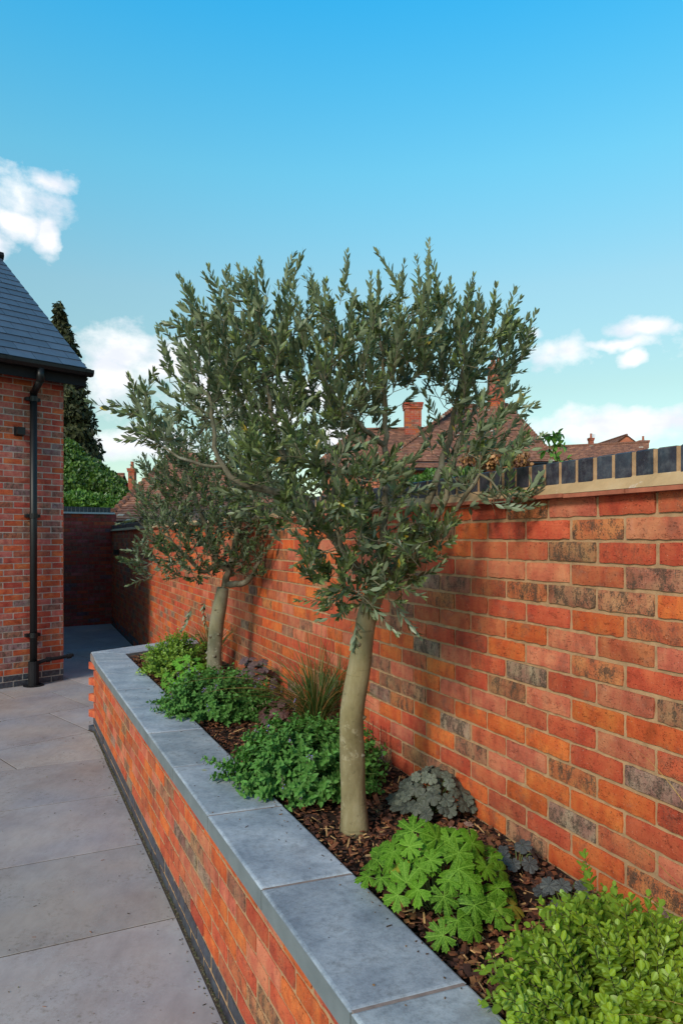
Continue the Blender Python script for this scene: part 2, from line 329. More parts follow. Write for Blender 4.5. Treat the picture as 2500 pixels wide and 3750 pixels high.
M['box'] = leaf_mat('shrub_leaf', (0.18, 0.30, 0.04), 0.40, 0.30, 0.25, 'mid', (0.30, 0.42, 0.08))
M['mint'] = leaf_mat('catmint_leaf', None, 0.6, 0.15, 0.2, 'mid', (0.13, 0.22, 0.06), 0.001)
M['geran'] = leaf_mat('geranium_leaf', None, 0.6, 0.18, 0.25, (7, 0.06), (0.24, 0.40, 0.05), 0.001)
M['heuch'] = leaf_mat('heuchera_leaf', None, 0.55, 0.25, 0.04, (7, 0.10), (0.012, 0.012, 0.014), 0.001)
M['grass'] = leaf_mat('grass_blade', None, 0.5, 0.35, 0.2)
M['hedge'] = leaf_mat('hedge_leaf', None, 0.4, 0.4, 0.2)
M['conif'] = leaf_mat('conifer_spray', None, 0.7, 0.25, 0.05)
M['stem'] = simple('green_stem', (0.10, 0.13, 0.04), 0.7, 0.3, 0.3, 30)
M['darkstem'] = simple('dark_stem', (0.045, 0.028, 0.02), 0.8, 0.3, 0.3, 30)
M['flower'] = simple('lilac_flower', (0.25, 0.20, 0.50), 0.7, 0.3, 0.2, 30)

# ------------------------------------------------------------------ brickwork
def brick_color(r, dark=0.18):
    x = r.random()
    if x < dark: c = r.choice([(0.40, 0.165, 0.075), (0.36, 0.150, 0.080), (0.48, 0.155, 0.055), (0.33, 0.190, 0.130)]); b = r.uniform(0.55, 1.0)
    elif x < dark + 0.22: c = (0.58, 0.122, 0.030); b = r.choice([0, 0, 0.12, 0.2])
    elif x < dark + 0.45: c = (0.49, 0.086, 0.036); b = r.choice([0, 0, 0.12, 0.25])
    elif x < dark + 0.64: c = (0.52, 0.145, 0.075); b = r.choice([0, 0.1])
    else: c = (0.47, 0.112, 0.046); b = r.choice([0, 0.1, 0.35])
    k = r.uniform(0.78, 1.06); return (c[0] * k, c[1] * k * r.uniform(0.93, 1.08), c[2] * k, b)
def blue_color(r):
    k = r.uniform(0.75, 1.25); return (0.036 * k, 0.037 * k, 0.050 * k, 0.0)
def bricks(mb, o, d, n, L, z_top, courses, pitch=0.234, h=0.075, colf=brick_color, near=None, back=0.010, start=0.0, seed=1, u0c=0.0, dark=0.18, rngc=None):
    """stretcher courses on a face: o start point, d along, n outward; courses counted down from z_top"""
    r = random.Random(seed); o = np.asarray(o, float)
    for k in courses:
        zt = z_top - k * h - 0.011; zb = zt - (h - 0.0115)
        off = start + (0.5 * pitch if k % 2 else 0.0) + r.uniform(-.006, .006)
        u = off - pitch
        while u < L:
            a, b_ = max(u, 0), min(u + pitch - 0.0118, L)
            u += pitch
            if b_ - a < 0.02: continue
            col = colf(r, dark) if colf is brick_color else colf(r)
            a += r.uniform(0, .002); b_ -= r.uniform(0, .002)
            mid = o + d * ((a + b_) / 2)
            dist = math.hypot(mid[0], mid[1])
            fine = dist < 4.2 if near is None else near
            nu, nv = (9, 4) if fine else (2, 2)
            jz = r.uniform(-.0015, .0015); jd = r.uniform(-.0018, .0018); sd = r.random() * 50
            V = []
            for j in range(nv + 1):
                for i in range(nu + 1):
                    fu, fv = i / nu, j / nv
                    uu = a + (b_ - a) * fu; zz = zb + (zt - zb) * fv + jz; dd = jd
                    edge = i in (0, nu) or j in (0, nv)
                    if fine:
                        q = Vector((uu * 22, zz * 22, sd)); w1 = mnoise.noise(q); w2 = mnoise.noise(q * 2.3 + Vector((7, 3, 1)))
                        dd += 0.0012 * w1
                        if edge: dd -= 0.0022
                        if j in (0, nv): zz += 0.0030 * w2 * (1 if j else 1.5)
                        if i in (0, nu): uu += 0.0028 * w2
                        if i in (0, nu) and j in (0, nv): uu += 0.0012 * (1 + w1) * (1 if i == 0 else -1); zz += 0.0011 * (1 + w2) * (1 if j == 0 else -1)
                    elif edge: dd -= 0.002
                    V.append(o + d * uu + n * dd + UP * zz)
            Nn = len(V); w = nu + 1
            Fs = [[j * w + i, j * w + i + 1, (j + 1) * w + i + 1, (j + 1) * w + i] for j in range(nv) for i in range(nu)]
            per = [i for i in range(w)] + [j * w + nu for j in range(1, nv + 1)] + [nv * w + i for i in range(nu - 1, -1, -1)] + [j * w for j in range(nv - 1, 0, -1)]
            for p in per: V.append(np.array(V[p]) - n * back)
            P = len(per)
            Fs += [[per[t], Nn + t, Nn + (t + 1) % P, per[(t + 1) % P]] for t in range(P)]
            if np.dot(np.cross(d, UP), n) < 0: Fs = [f[::-1] for f in Fs]
            mb.add(V, Fs, col)

# ------------------------------------------------------------------ garden wall
def wp(t, D, z): return dw * t + nw * D + UP * z
T0, T1 = -1.6, (15.0 - DW * math.sin(TW)) / math.cos(TW)
ZT = EYE + 0.135                                        # underside of the creasing tile
gw = thing('garden_wall', wp(3, DW, 0), 'long orange multi brick wall behind the planter, topped with blue bricks on edge', 'wall')
mb = MB(); bricks(mb, wp(T0, DW, 0), dw, -nw, T1 - T0, ZT + 0.012, range(0, 26), seed=3, start=0.07)
mb.out('brick_courses', M['brick'], gw)
mb = MB(); mb.box(wp(T0, DW + 0.0070, 0), dw * (T1 - T0), nw * 0.21, UP * (ZT - .004)); mb.out('mortar_core', M['mortar'], gw)
mb = MB(); t = T0; r = random.Random(5)
while t < T1:                                           # creasing tiles, two per... each about 265 mm long
    j = r.uniform(-.003, .003); mb.box(wp(t, DW - 0.034 + j, ZT - .001 + r.uniform(-.0015, .0015)), dw * 0.262, nw * 0.28, UP * 0.013, (1, 1, 1, 0)); t += 0.266
mb.out('creasing_tiles', M['creasing'], gw)
ZB = ZT + 0.052                                         # foot of the brick on edge
mb = MB(); n = 160
for i in range(n):
    a = T0 + (T1 - T0) * i / n; b = T0 + (T1 - T0) * (i + 1) / n
    def sec(t):
        w = 0.002 * mnoise.noise(Vector((t * 5, 0, 0))); return [wp(t, DW - .030 + w, ZT + .0125), wp(t, DW - .018 + w, ZT + .024), wp(t, DW + .012, ZB + .006), wp(t, DW + .20, ZB + .006), wp(t, DW + .24, ZT + .0125)]
    A, B = sec(a), sec(b); mb.add(A + B, [[j, j + 1, 6 + j, 5 + j] for j in range(4)])
obj('mortar_fillet', mb.v, mb.f, M['fillet'], gw, smooth=False)
mb = MB(); t = T0; r = random.Random(11); BT = ZT + 0.052 + 0.074
while t < T1:
    w = 0.063 + r.uniform(-.002, .002); jd = r.uniform(-.002, .002)
    c = blue_color(r); V = []
    for (dd, zz, e) in ((0, ZB - .004, 0), (0, BT - .004, 0), (.004, BT, .003)):
        for D_, s in ((DW + .005 + jd + dd, 1), (DW + .215 + jd - dd, -1)):
            V += [wp(t + e, D_, zz + r.uniform(-.001, .001)), wp(t + w - e, D_, zz)]
    # verts per level: near-left, near-right, far-left, far-right
    Fs = [[8, 9, 11, 10]]
    for l in range(2):
        q = l * 4; Fs += [[q, q + 1, q + 5, q + 4], [q + 3, q + 2, q + 6, q + 7], [q + 2, q, q + 4, q + 6], [q + 1, q + 3, q + 7, q + 5]]
    mb.add(V, Fs, c); t += 0.080
mb.out('brick_coping', M['bluebrick'], gw)
mb = MB(); mb.box(wp(T0, DW + 0.0072, ZB - .004), dw * (T1 - T0), nw * .204, UP * (BT - ZB + .001)); mb.out('coping_mortar', M['mortar'], gw)
mb = MB(); bricks(mb, wp(5.0, DW, 0) - nw * .001, dw, -nw, T1 - 5.0, 0.15, range(0, 2), seed=8, colf=blue_color, back=.008); mb.out('blue_brick_base', M['bluebrick'], gw)
for xd, yd in ((436 / K, 2022 / K), (557 / K, 2035 / K)):  # cube down-lights on the far stretch
    u = (xd * K - 1250) / F; Z = DW / (u * math.cos(TW) + math.sin(TW)); c = W(xd, yd, Z) ; c = c - nw * .0
    m1 = MB(); m1.box(c - dw * .05 - UP * .055 - nw * .004, dw * .10, -nw * .018, UP * .11); L1 = m1.out('wall_light', M['black'], gw)
    m1 = MB(); m1.box(c - dw * .042 - UP * .05 - nw * .0225, dw * .084, -nw * .075, UP * .10); m1.out('lamp_housing', M['black'], L1)

# ------------------------------------------------------------------ far cross wall
CB = wp(T1, DW, 0); db = np.array([-0.822, -0.570, 0]); nb = np.array([0.570, -0.822, 0])
bw = thing('back_wall', CB + db * 1.5, 'dark red brick wall closing the far end of the narrow passage', 'wall')
ZBW = EYE + 0.50
mb = MB(); bricks(mb, CB - db * .1, db, nb, 4.6, ZBW, range(0, 31), seed=21, near=False, colf=lambda r: (lambda c: (c[0] * .72, c[1] * .50, c[2] * .9, c[3] * .7))(brick_color(r, .15))); mb.out('brick_courses', M['brick'], bw)  # redder, and darkened to put the passage's deep shade into the colour
mb = MB(); mb.box(CB - db * .1 - nb * .0065, db * 4.6, -nb * .2, UP * (ZBW - .001)); mb.out('mortar_core', simple('shaded_mortar', (0.16, 0.085, 0.06), 0.95, 0.2, 0.2, 20), bw)  # mortar colour darkened along with the bricks for the passage shade
mb = MB(); mb.box(CB - db * .06 + nb * .035, db * 4.5, -nb * .29, UP * .035 ); 
for i in range(0, len(mb.v)): mb.v[i] = (mb.v[i][0], mb.v[i][1], mb.v[i][2] + ZBW)
mb.out('pale_creasing', M['white'], bw)
mb = MB(); t = 0.02; r = random.Random(4)
while t < 4.4:
    mb.box(CB + db * t - nb * .005 + UP * (ZBW + .037), db * .064, -nb * .21, UP * .105, blue_color(r)); t += .080
mb.out('brick_coping', M['bluebrick'], bw)
mb = MB(); mb.box(CB + db * .02 - nb * .012 + UP * (ZBW + .0365), db * 4.4, -nb * .195, UP * .095); mb.out('coping_mortar', M['mortar_grey'], bw)

# ------------------------------------------------------------------ planter
def pp(t, D, z): return dp * t + npn * D + UP * z
DO, DI = 0.716, 1.021; sP, cP = math.sin(TP), math.cos(TP)
def tz(Z, D): return (Z - D * sP) / cP
corner = np.array([(334 - 1250) / F * 6.78, 6.78]); de = np.array([0.61, 0.792, 0]); ne = np.array([-de[1], de[0], 0])  # end run heads diagonally back to the wall
pl = thing('raised_planter', pp(3, DPF, 0), 'long raised brick planter with blue grey stone coping along the patio', 'planter')
tE = tz(6.74, DPF); ZCB = ZC - 0.070; t0p = -0.6
mb = MB(); bricks(mb, pp(t0p, DPF, 0), dp, -npn, tE - t0p, ZCB - .002, range(0, 7), seed=31, start=.05); mb.out('brick_courses', M['brick'], pl)
mb = MB(); bricks(mb, pp(t0p, DPF, 0), dp, -npn, tE - t0p, ZCB - .002, range(7, 9), seed=33, colf=blue_color, start=.05); mb.out('blue_brick_base', M['bluebrick'], pl)
c0 = pp(tE, DPF, 0); 
core = [pp(t0p, DPF + .0048, 0), pp(t0p, DPF + .21, 0), pp(tE - .10, DPF + .21, 0), c0 + npn * .0048 - dp * .01]
lenE = 1.30
mb = MB()
mb.prism([p for p in core], [p + UP * (ZCB - .001) for p in core])
q = [c0 + npn * .01 - dp * .012, pp(tE - .10, DPF + .209, 0), pp(tE - .10, DPF + .209, 0) + de * (lenE - .15), c0 + de * lenE]
mb.prism(q, [p + UP * (ZCB - .002) for p in q]); mb.out('mortar_core', M['mortar'], pl)
# acute corner: alternate courses of the end run stick out past the face
mb = MB(); mbb = MB(); r = random.Random(3)
for k in range(0, 9):
    zt = ZCB - .012 - k * .075
    o_ = c0 + UP * (zt - .065) - de * (.048 if k % 2 == 0 else -.03) - ne * .0
    tgt = mb if k < 7 else mbb
    tgt.box(o_ + ne * .002, de * (1.25), -ne * .10, UP * .065, (0.50, 0.11, 0.045, 0.0) if k < 7 else blue_color(r))
mb.out('end_brick_courses', M['brick'], pl); mbb.out('end_blue_base', M['bluebrick'], pl)
JZ = [6.25, 5.69, 5.09, 4.548, 3.956, 3.372, 2.787, 2.203, 1.633, 1.06, 0.5, -0.1]
sk = 0.026; g = 0.004
edges = [tz(z, DO) for z in JZ]
cor = np.array([corner[0], corner[1], 0])
# mitre: inner corner of the coping
inn = pp(tz(6.69, DI), DI, 0)
r = random.Random(9)
def slab(poly):
    k = r.uniform(.90, 1.10); m_ = MB(); m_.chamf([p[:2] for p in poly], ZCB, ZC + r.uniform(-.001, .001), .006, (k, k, k * r.uniform(.97, 1.03), 0)); return m_.out('coping_slab', None, pl, mats=[M['coping'], M['dark_edge']], fm=[1, 0] + [1] * 4 + [0] * 8)
a = edges[0]
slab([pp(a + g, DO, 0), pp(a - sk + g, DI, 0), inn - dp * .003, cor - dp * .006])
for i in range(len(edges) - 1):
    a, b = edges[i + 1], edges[i]
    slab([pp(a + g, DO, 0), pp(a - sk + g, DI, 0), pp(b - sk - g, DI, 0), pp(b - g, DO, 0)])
e1 = cor + de * .62; e2 = inn + de * .52
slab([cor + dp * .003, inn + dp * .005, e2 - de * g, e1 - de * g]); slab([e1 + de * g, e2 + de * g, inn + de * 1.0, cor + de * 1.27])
mb = MB(); mb.prism([pp(edges[-1], DO + .006, ZCB + .002), pp(edges[-1], DI - .006, ZCB + .002), pp(tz(6.66, DI), DI - .006, ZCB + .002), pp(tz(6.70, DO), DO + .006, ZCB + .002)],
                    [pp(edges[-1], DO + .006, ZC - .004), pp(edges[-1], DI - .006, ZC - .004), pp(tz(6.66, DI), DI - .006, ZC - .004), pp(tz(6.70, DO), DO + .006, ZC - .004)])
mb.out('joint_mortar', simple('brown_joint', (0.23, 0.17, 0.15), 0.95, 0.2, 0.25, 30, 0.001), pl)

# soil inside
si = tz(6.66, DI)
sp_ = [pp(t0p, DPF + .2, ZM - .012), wp(T0 + .4, DW + .01, ZM - .012), wp(tz(7.9, DI) + .2, DW + .01, ZM - .012), inn + de * 1.2 + UP * (ZM - .012), inn - dp * .02 + UP * (ZM - .012)]
def soil_grid():
    V = []; Fs = []; nt_, nD = 130, 14
    for i in range(nt_ + 1):
        t = -0.6 + (8.0 + .6) * i / nt_
        for j in range(nD + 1):
            f = j / nD; A = pp(t, DI - .03, 0); B = wp(t, DW + .003, 0); p = A * (1 - f) + B * f
            V.append((p[0], p[1], ZM - .014 + .012 * mnoise.noise(Vector((p[0] * 6, p[1] * 6, 0))) - .02 * (1 - f) ** 3))
    w = nD + 1
    for i in range(nt_):
        for j in range(nD):
            q = (V[i * w + j][0] - c0[0], V[i * w + j][1] - c0[1]); 
            if (q[0] * ne[0] + q[1] * ne[1]) > -.10: continue
            Fs.append([i * w + j, i * w + j + 1, (i + 1) * w + j + 1, (i + 1) * w + j])
    return V, Fs
V, Fs = soil_grid(); so = obj('soil', V, Fs, M['soil'], smooth=True); tag(so, kind='structure')

# ------------------------------------------------------------------ baked leaf clouds
def frames(dirs, ups):
    y = dirs / (np.linalg.norm(dirs, axis=1)[:, None] + 1e-9); x = np.cross(y, ups); x /= (np.linalg.norm(x, axis=1)[:, None] + 1e-9); z = np.cross(x, y)
    return np.stack([x, y, z], axis=2)                  # columns
def bake(tv, tf, P, Rm, S, C):
    """template verts (m,3), faces; N places -> arrays"""
    tv = np.asarray(tv, float); N = len(P); m = len(tv)
    S = np.asarray(S, float); S = S[:, None, None] if S.ndim == 1 else S[:, None, :]
    V = np.einsum('nij,nmj->nmi', Rm, tv[None] * S) + P[:, None, :]
    V = V.reshape(-1, 3); Fs = []
    for f in tf:
        Fs.append((np.arange(N)[:, None] * m + np.array(f)[None]))
    lens = [len(f) for f in tf]; out = []
    for a in Fs: out += a.tolist()
    Cc = np.repeat(np.asarray(C), m, axis=0); L = np.tile(tv / (np.abs(tv).max() + 1e-9), (N, 1))
    return V, out, Cc, L
def lance(w=0.11, fold=0.25, droop=0.08):               # narrow leaf, unit length along y
    P = [(0, 0), (w * .75, .28), (w, .55), (0, 1.0)]
    V = [(0, 0, 0)]; 
    for x, y in ((w * .8, .25), (w, .55), (w * .62, .8)):
        z = -droop * y * y; V += [(-x, y, z + fold * x), (0, y, z), (x, y, z + fold * x)]
    V.append((0, 1, -droop))
    Fs = [[0, 2, 1], [0, 3, 2], [1, 2, 5, 4], [2, 3, 6, 5], [4, 5, 8, 7], [5, 6, 9, 8], [7, 8, 10], [8, 9, 10]]
    return V, Fs
def ovate(w=0.3, fold=0.3, droop=0.15, prof=((.15, .55), (.4, 1.0), (.7, .85), (.9, .45))):
    V = [(0, 0, 0)]; Fs = []
    for y, k in prof:
        x = w * k; z = -droop * y * y; V += [(-x, y, z + fold * x), (0, y, z), (x, y, z + fold * x)]
    n = len(prof); V.append((0, 1, -droop)); t = len(V) - 1
    Fs = [[0, 2, 1], [0, 3, 2]]
    for i in range(n - 1):
        a = 1 + 3 * i; Fs += [[a, a + 1, a + 4, a + 3], [a + 1, a + 2, a + 5, a + 4]]
    a = 1 + 3 * (n - 1); Fs += [[a, a + 1, t], [a + 1, a + 2, t]]
    return V, Fs
def palmate(nl=7, depth=0.5, teeth=3, span=300, cup=0.18, crinkle=0.0, rnd=0, pw=6, tooth=0.86):
    """round lobed leaf around its stalk point, radius about 1"""
    r = random.Random(rnd); V = [(0, 0, 0)]; ring = []; mid = []
    tot = nl * (teeth * 2 + 1); a0 = R(90 - span / 2)
    for i in range(nl):
        L = 1.0 - 0.20 * abs(i - (nl - 1) / 2) / ((nl - 1) / 2)
        for k in range(teeth * 2 + 1):
            f = k / (teeth * 2); a = a0 + R(span) * (i + f) / nl
            env = 1 - depth * (abs(f - .5) * 2) ** pw - .10 * (abs(f - .5) * 2) ** 2
            rr = L * env * (1.0 if k % 2 else tooth) * (1 if 0 < k < teeth * 2 else .95)
            z = cup * rr * rr * -1 + crinkle * math.cos((f - .5) * 2 * math.pi) * rr * .5
            ring.append((math.cos(a) * rr, math.sin(a) * rr, z)); rm = rr * .5
            mid.append((math.cos(a) * rm, math.sin(a) * rm, -cup * rm * rm + crinkle * math.cos((f - .5) * 2 * math.pi) * rm * .7))
    m = len(ring); V += mid + ring; Fs = []
    for k in range(m - 1): Fs += [[0, 1 + k, 2 + k], [1 + k, 1 + m + k, 2 + m + k, 2 + k]]
    return V, Fs
def jit(C, n, dv=0.2, dh=0.06):
    C = np.tile(np.asarray(C, float), (n, 1)); return np.clip(C * (1 + rng.normal(0, dv, (n, 1))) * (1 + rng.normal(0, dh, (n, 3))), 0.003, 1)
def unit(n):
    v = rng.normal(size=(n, 3)); return v / np.linalg.norm(v, axis=1)[:, None]

# bark mulch
def mulch():
    N = 15000; Z = rng.uniform(0, 1, N) ** 1.5 * 6.2 + 0.9; f = rng.uniform(0.0, 1.0, N)
    t = Z; A = np.array([pp(x, DI + .005, 0) for x in t]); B = np.array([wp(x, DW - .012, 0) for x in t]); P = A * (1 - f[:, None]) + B * f[:, None]
    P = P[((P - c0) @ ne) < -.16]; N = len(P)
    P[:, 2] = ZM + rng.uniform(-.016, .006, N)
    V, Fs = [], []
    tv = [(-.5, -.5, 0), (.5, -.42, 0), (.55, .1, 0), (.38, .5, 0), (-.45, .42, 0)]; tv = tv + [(x * .9, y * .9, 1) for x, y, _ in tv]
    tf = [[4, 3, 2, 1, 0], [5, 6, 7, 8, 9]] + [[i, (i + 1) % 5, 5 + (i + 1) % 5, 5 + i] for i in range(5)]
    L = rng.lognormal(math.log(.016), .5, N); L = np.clip(L, .005, .06); Wd = L * rng.uniform(.15, .8, N); Wd = np.clip(Wd, .002, .02); H = rng.uniform(.0012, .005, N)
    dirs = unit(N); dirs[:, 2] *= .35; ups = unit(N) * .45; ups[:, 2] += 1
    pal = np.array([(.060, .020, .011), (.105, .034, .015), (.15, .050, .020), (.035, .014, .009), (.20, .085, .032), (.42, .24, .10), (.16, .05, .022)])
    ci = rng.choice(len(pal), N, p=[.22, .24, .17, .13, .09, .07, .08]); C = pal[ci] * (1 + rng.normal(0, .15, (N, 1)))
    straw = ci == 5; L[straw] *= 1.6; Wd[straw] = np.clip(Wd[straw] * .35, .0015, .006)
    V, Fs, Cc, _ = bake(tv, tf, P, frames(dirs, ups), np.stack([Wd, L, H], 1), np.clip(C, .004, 1))
    o = obj('bark_mulch', V, Fs, M['bark'], col=Cc); tag(o, 'reddish brown bark chip mulch covering the soil of the planter', 'mulch', kind='stuff')
mulch()

# ------------------------------------------------------------------ patio
HC = np.array([(234 - 1250) / F * 9.03, 9.03, 0]); eH = np.array([0.714, 0.700, 0]); mH = np.array([-0.700, 0.714, 0])  # house corner, eaves direction, into the house
mb = MB(); mb.box((-9, -3, -.12), (14, 0, 0), (0, 20.5, 0), (0, 0, .1175)); pb = mb.out('paving_bed', M['grit']); tag(pb, kind='structure')
def clip(poly, p0, nrm):
    out = []; n = len(poly)
    for i in range(n):
        a, b = poly[i], poly[(i + 1) % n]; da, db_ = np.dot(a - p0, nrm), np.dot(b - p0, nrm)
        if da >= 0: out.append(a)
        if (da >= 0) != (db_ >= 0): out.append(a + (b - a) * (da / (da - db_)))
    return out
mb = MB(); r = random.Random(14)
J4 = np.array([-1.93, 5.85]); dp2 = dp[:2]; np2 = npn[:2]; e2_, m2_ = eH[:2], mH[:2]
tJ = J4 @ dp2
def add_slab(poly):
    if len(poly) < 3: return
    P = np.array(poly); A = 0.5 * abs(np.dot(P[:, 0], np.roll(P[:, 1], 1)) - np.dot(P[:, 1], np.roll(P[:, 0], 1)))
    if A < .004: return
    s = sum((P[(i + 1) % len(P)][0] - P[i][0]) * (P[(i + 1) % len(P)][1] + P[i][1]) for i in range(len(P)))
    if s > 0: P = P[::-1]
    # drop near-duplicate corners
    Q = [p for i, p in enumerate(P) if np.linalg.norm(p - P[i - 1]) > .012]
    if len(Q) < 3: return
    k = r.uniform(.92, 1.14); mb.chamf(Q, -.012, r.uniform(-.0006, .0006), .0012, (k, k * r.uniform(.985, 1.01), k * r.uniform(.985, 1.02), 0))
gq = .0045
foot = pp(0, DPF - .014, 0)[:2]                        # strip of grit left along the planter foot
for i in range(-4, 10):                                # zone set out from the planter, courses run square to it
    ta, tb = tJ - 0.905 * (i + 1) + gq, tJ - 0.905 * i - gq
    if i == 0: pass
    offs = DPF - .014
    if i < 0: continue
    for j in range(0, 9):
        b_ = offs - 1.2 * j - gq; a_ = b_ - 1.2 + 2 * gq
        poly = [dp2 * ta + np2 * a_, dp2 * ta + np2 * b_, dp2 * tb + np2 * b_, dp2 * tb + np2 * a_]
        poly = clip(poly, foot, -np2)
        if poly: add_slab(poly)
for i in range(-3, 9):                                 # zone set out from the house, beyond the oblique cut
    va, vb = 6.37 + .98 * i + gq, 6.37 + .98 * (i + 1) - gq
    for j in range(-9, 8):
        ua = 2.98 - .9 + j * .90 * 1.0 + (0.0 if i != 1 else .43) + gq; ub = ua + .90 - 2 * gq
        poly = [e2_ * ua + m2_ * va, e2_ * ub + m2_ * va, e2_ * ub + m2_ * vb, e2_ * ua + m2_ * vb]
        poly = clip(poly, dp2 * (tJ + gq), dp2)
        if poly: poly = clip(poly, wp(0, DW - .02, 0)[:2], -nw[:2])
        if poly and tE: # keep clear of the planter body
            cpt = np.mean(poly, 0)
            beyond = clip(poly, (c0 + ne * .004)[:2], ne[:2]); left = clip(poly, (c0 + ne * .004)[:2], -ne[:2])
            if beyond: add_slab(beyond)
            if left:
                left = clip(left, foot, -np2)
                if left: add_slab(left)
pt = mb.out('patio', M['paving']); tag(pt, kind='structure')
gd = obj('ground', [(-400, -60, -.14), (400, -60, -.14), (400, 900, -.14), (-400, 900, -.14)], [[0, 1, 2, 3]], M['ground']); tag(gd, kind='structure')
# crumbs, grit, twigs and tiny leaves lying about on the paving
mb = MB(); r = random.Random(77)
for i in range(420):
    t = r.uniform(1.2, 7); Dx = DPF - .03 - abs(r.gauss(0, .016)) if r.random() < .45 else DPF - .05 - r.uniform(0, 1.6)
    p = pp(t, Dx, 0.003); a = r.uniform(0, 6.28); L = r.uniform(.002, .007) if r.random() < .8 else r.uniform(.008, .02); w = r.uniform(.0012, .003)
    c = r.choice([(.05, .03, .015, 0), (.10, .06, .03, 0), (.16, .14, .04, 0), (.03, .02, .012, 0), (.24, .10, .05, 0)])
    mb.box(p, np.array([math.cos(a), math.sin(a), 0]) * L, np.array([-math.sin(a), math.cos(a), 0]) * w, UP * r.uniform(.0008, .003), c)
for i in range(110):
    t = r.uniform(1.4, 6.2); p = pp(t, r.uniform(DO + .01, DI - .008) if r.random() < .4 else DI - abs(r.gauss(0, .03)) - .006, ZC + .0012); a = r.uniform(0, 6.28); L = r.uniform(.002, .008) if r.random() < .85 else r.uniform(.01, .022); w = r.uniform(.0012, .003)
    mb.box(p, np.array([math.cos(a), math.sin(a), 0]) * L, np.array([-math.sin(a), math.cos(a), 0]) * w, UP * r.uniform(.0008, .003), r.choice([(.06, .03, .015, 0), (.12, .06, .03, 0), (.20, .10, .04, 0), (.04, .02, .012, 0)]))
lt = mb.out('leaf_litter', M['bark']); tag(lt, 'tiny twigs and crumbs scattered over the grey paving and stone coping', 'litter', kind='stuff')
mb = MB(); r = random.Random(78)
gf = []
for i in range(1700):
    t = r.uniform(.8, 7.4); p = pp(t, DPF - .014 + r.uniform(0, .012), -.005); s = r.uniform(.002, .006)
    mb.box(p, (s, 0, 0), (0, s, 0), (0, 0, s * r.uniform(.6, 1.5)), r.choice([(.10, .085, .05, 0), (.06, .05, .03, 0), (.15, .12, .07, 0), (.05, .055, .02, 0)]))
gt = mb.out('gravel_grit', M['bark']); tag(gt, 'narrow line of dark grit between paving and planter foot', 'grit', kind='stuff')
# ------------------------------------------------------------------ tiled roof planes
def tiles(mb, O, ax, up, rng_f, S, gauge, width, thick, colf, seed=0, stagger=True):
    r = random.Random(seed); O = np.asarray(O, float); nrm = np.cross(ax, up); nrm /= np.linalg.norm(nrm)
    if nrm[2] < 0: nrm = -nrm
    i = 0
    while i * gauge < S - 1e-6:
        s0 = i * gauge; s1 = min(s0 + gauge + .03, S + .01); sm = min(s0 + gauge * .5, S)
        a0, a1 = rng_f(sm); u = a0 - (width * .5 if i % 2 and stagger else 0)
        while u < a1:
            a, b = max(u, a0), min(u + width - .004, a1); u += width
            if b - a < .01: continue
            j = r.uniform(-.2, .3) * thick; lift = nrm * (thick * 1.9 + j); lo = nrm * (-.004)
            pts = [O + ax * a + up * s0, O + ax * b + up * s0, O + ax * b + up * s1, O + ax * a + up * s1]
            V = [pts[0] + lift, pts[1] + lift, pts[2] + nrm * thick * .25, pts[3] + nrm * thick * .25, pts[0] + lift - nrm * thick * 1.3, pts[1] + lift - nrm * thick * 1.3]
            Fs = [[0, 1, 2, 3], [4, 5, 1, 0]]
            if np.dot(np.cross(V[1] - V[0], V[3] - V[0]), nrm) < 0: Fs = [f[::-1] for f in Fs]
            mb.add(V, Fs, colf(r))
        i += 1
def tile_col(r):
    c = random.choice([(.27, .120, .080), (.24, .105, .072), (.31, .14, .088), (.21, .098, .07)]) if r.random() > .012 else (.40, .34, .28); k = r.uniform(.8, 1.2); return (c[0] * k, c[1] * k, c[2] * k, 0)
def slate_col(r): k = r.uniform(.86, 1.14); return (.060 * k, .078 * k, .112 * k, 0)

# ------------------------------------------------------------------ house on the left
hs = thing('brick_house', HC - eH * 1.5, 'red brick house with slate roof and black gutter at the left edge', 'house')
ZS = EYE + 2.02                                         # soffit height
LF, LD_ = 4.2, 5.9
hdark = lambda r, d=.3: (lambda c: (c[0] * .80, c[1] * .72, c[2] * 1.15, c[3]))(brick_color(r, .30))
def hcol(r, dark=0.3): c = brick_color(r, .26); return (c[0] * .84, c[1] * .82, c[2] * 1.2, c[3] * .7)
mb = MB(); A = HC - eH * LF
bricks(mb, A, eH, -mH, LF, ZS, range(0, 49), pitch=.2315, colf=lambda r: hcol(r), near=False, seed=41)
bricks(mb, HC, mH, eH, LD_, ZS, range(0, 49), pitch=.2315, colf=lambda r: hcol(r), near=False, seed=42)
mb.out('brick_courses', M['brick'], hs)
mb = MB(); bricks(mb, A, eH, -mH, LF, ZS - 49 * .075, range(0, 3), pitch=.2315, colf=blue_color, near=False, seed=43)
bricks(mb, HC, mH, eH, LD_, ZS - 49 * .075, range(0, 3), pitch=.2315, colf=blue_color, near=False, seed=44); mb.out('plinth', M['bluebrick'], hs)
mb = MB(); mb.box(A + mH * .004 - UP * .01, eH * (LF - .0065), mH * (LD_ - .01), UP * (ZS + .01)); mb.out('mortar_core', M['mortar_grey'], hs)
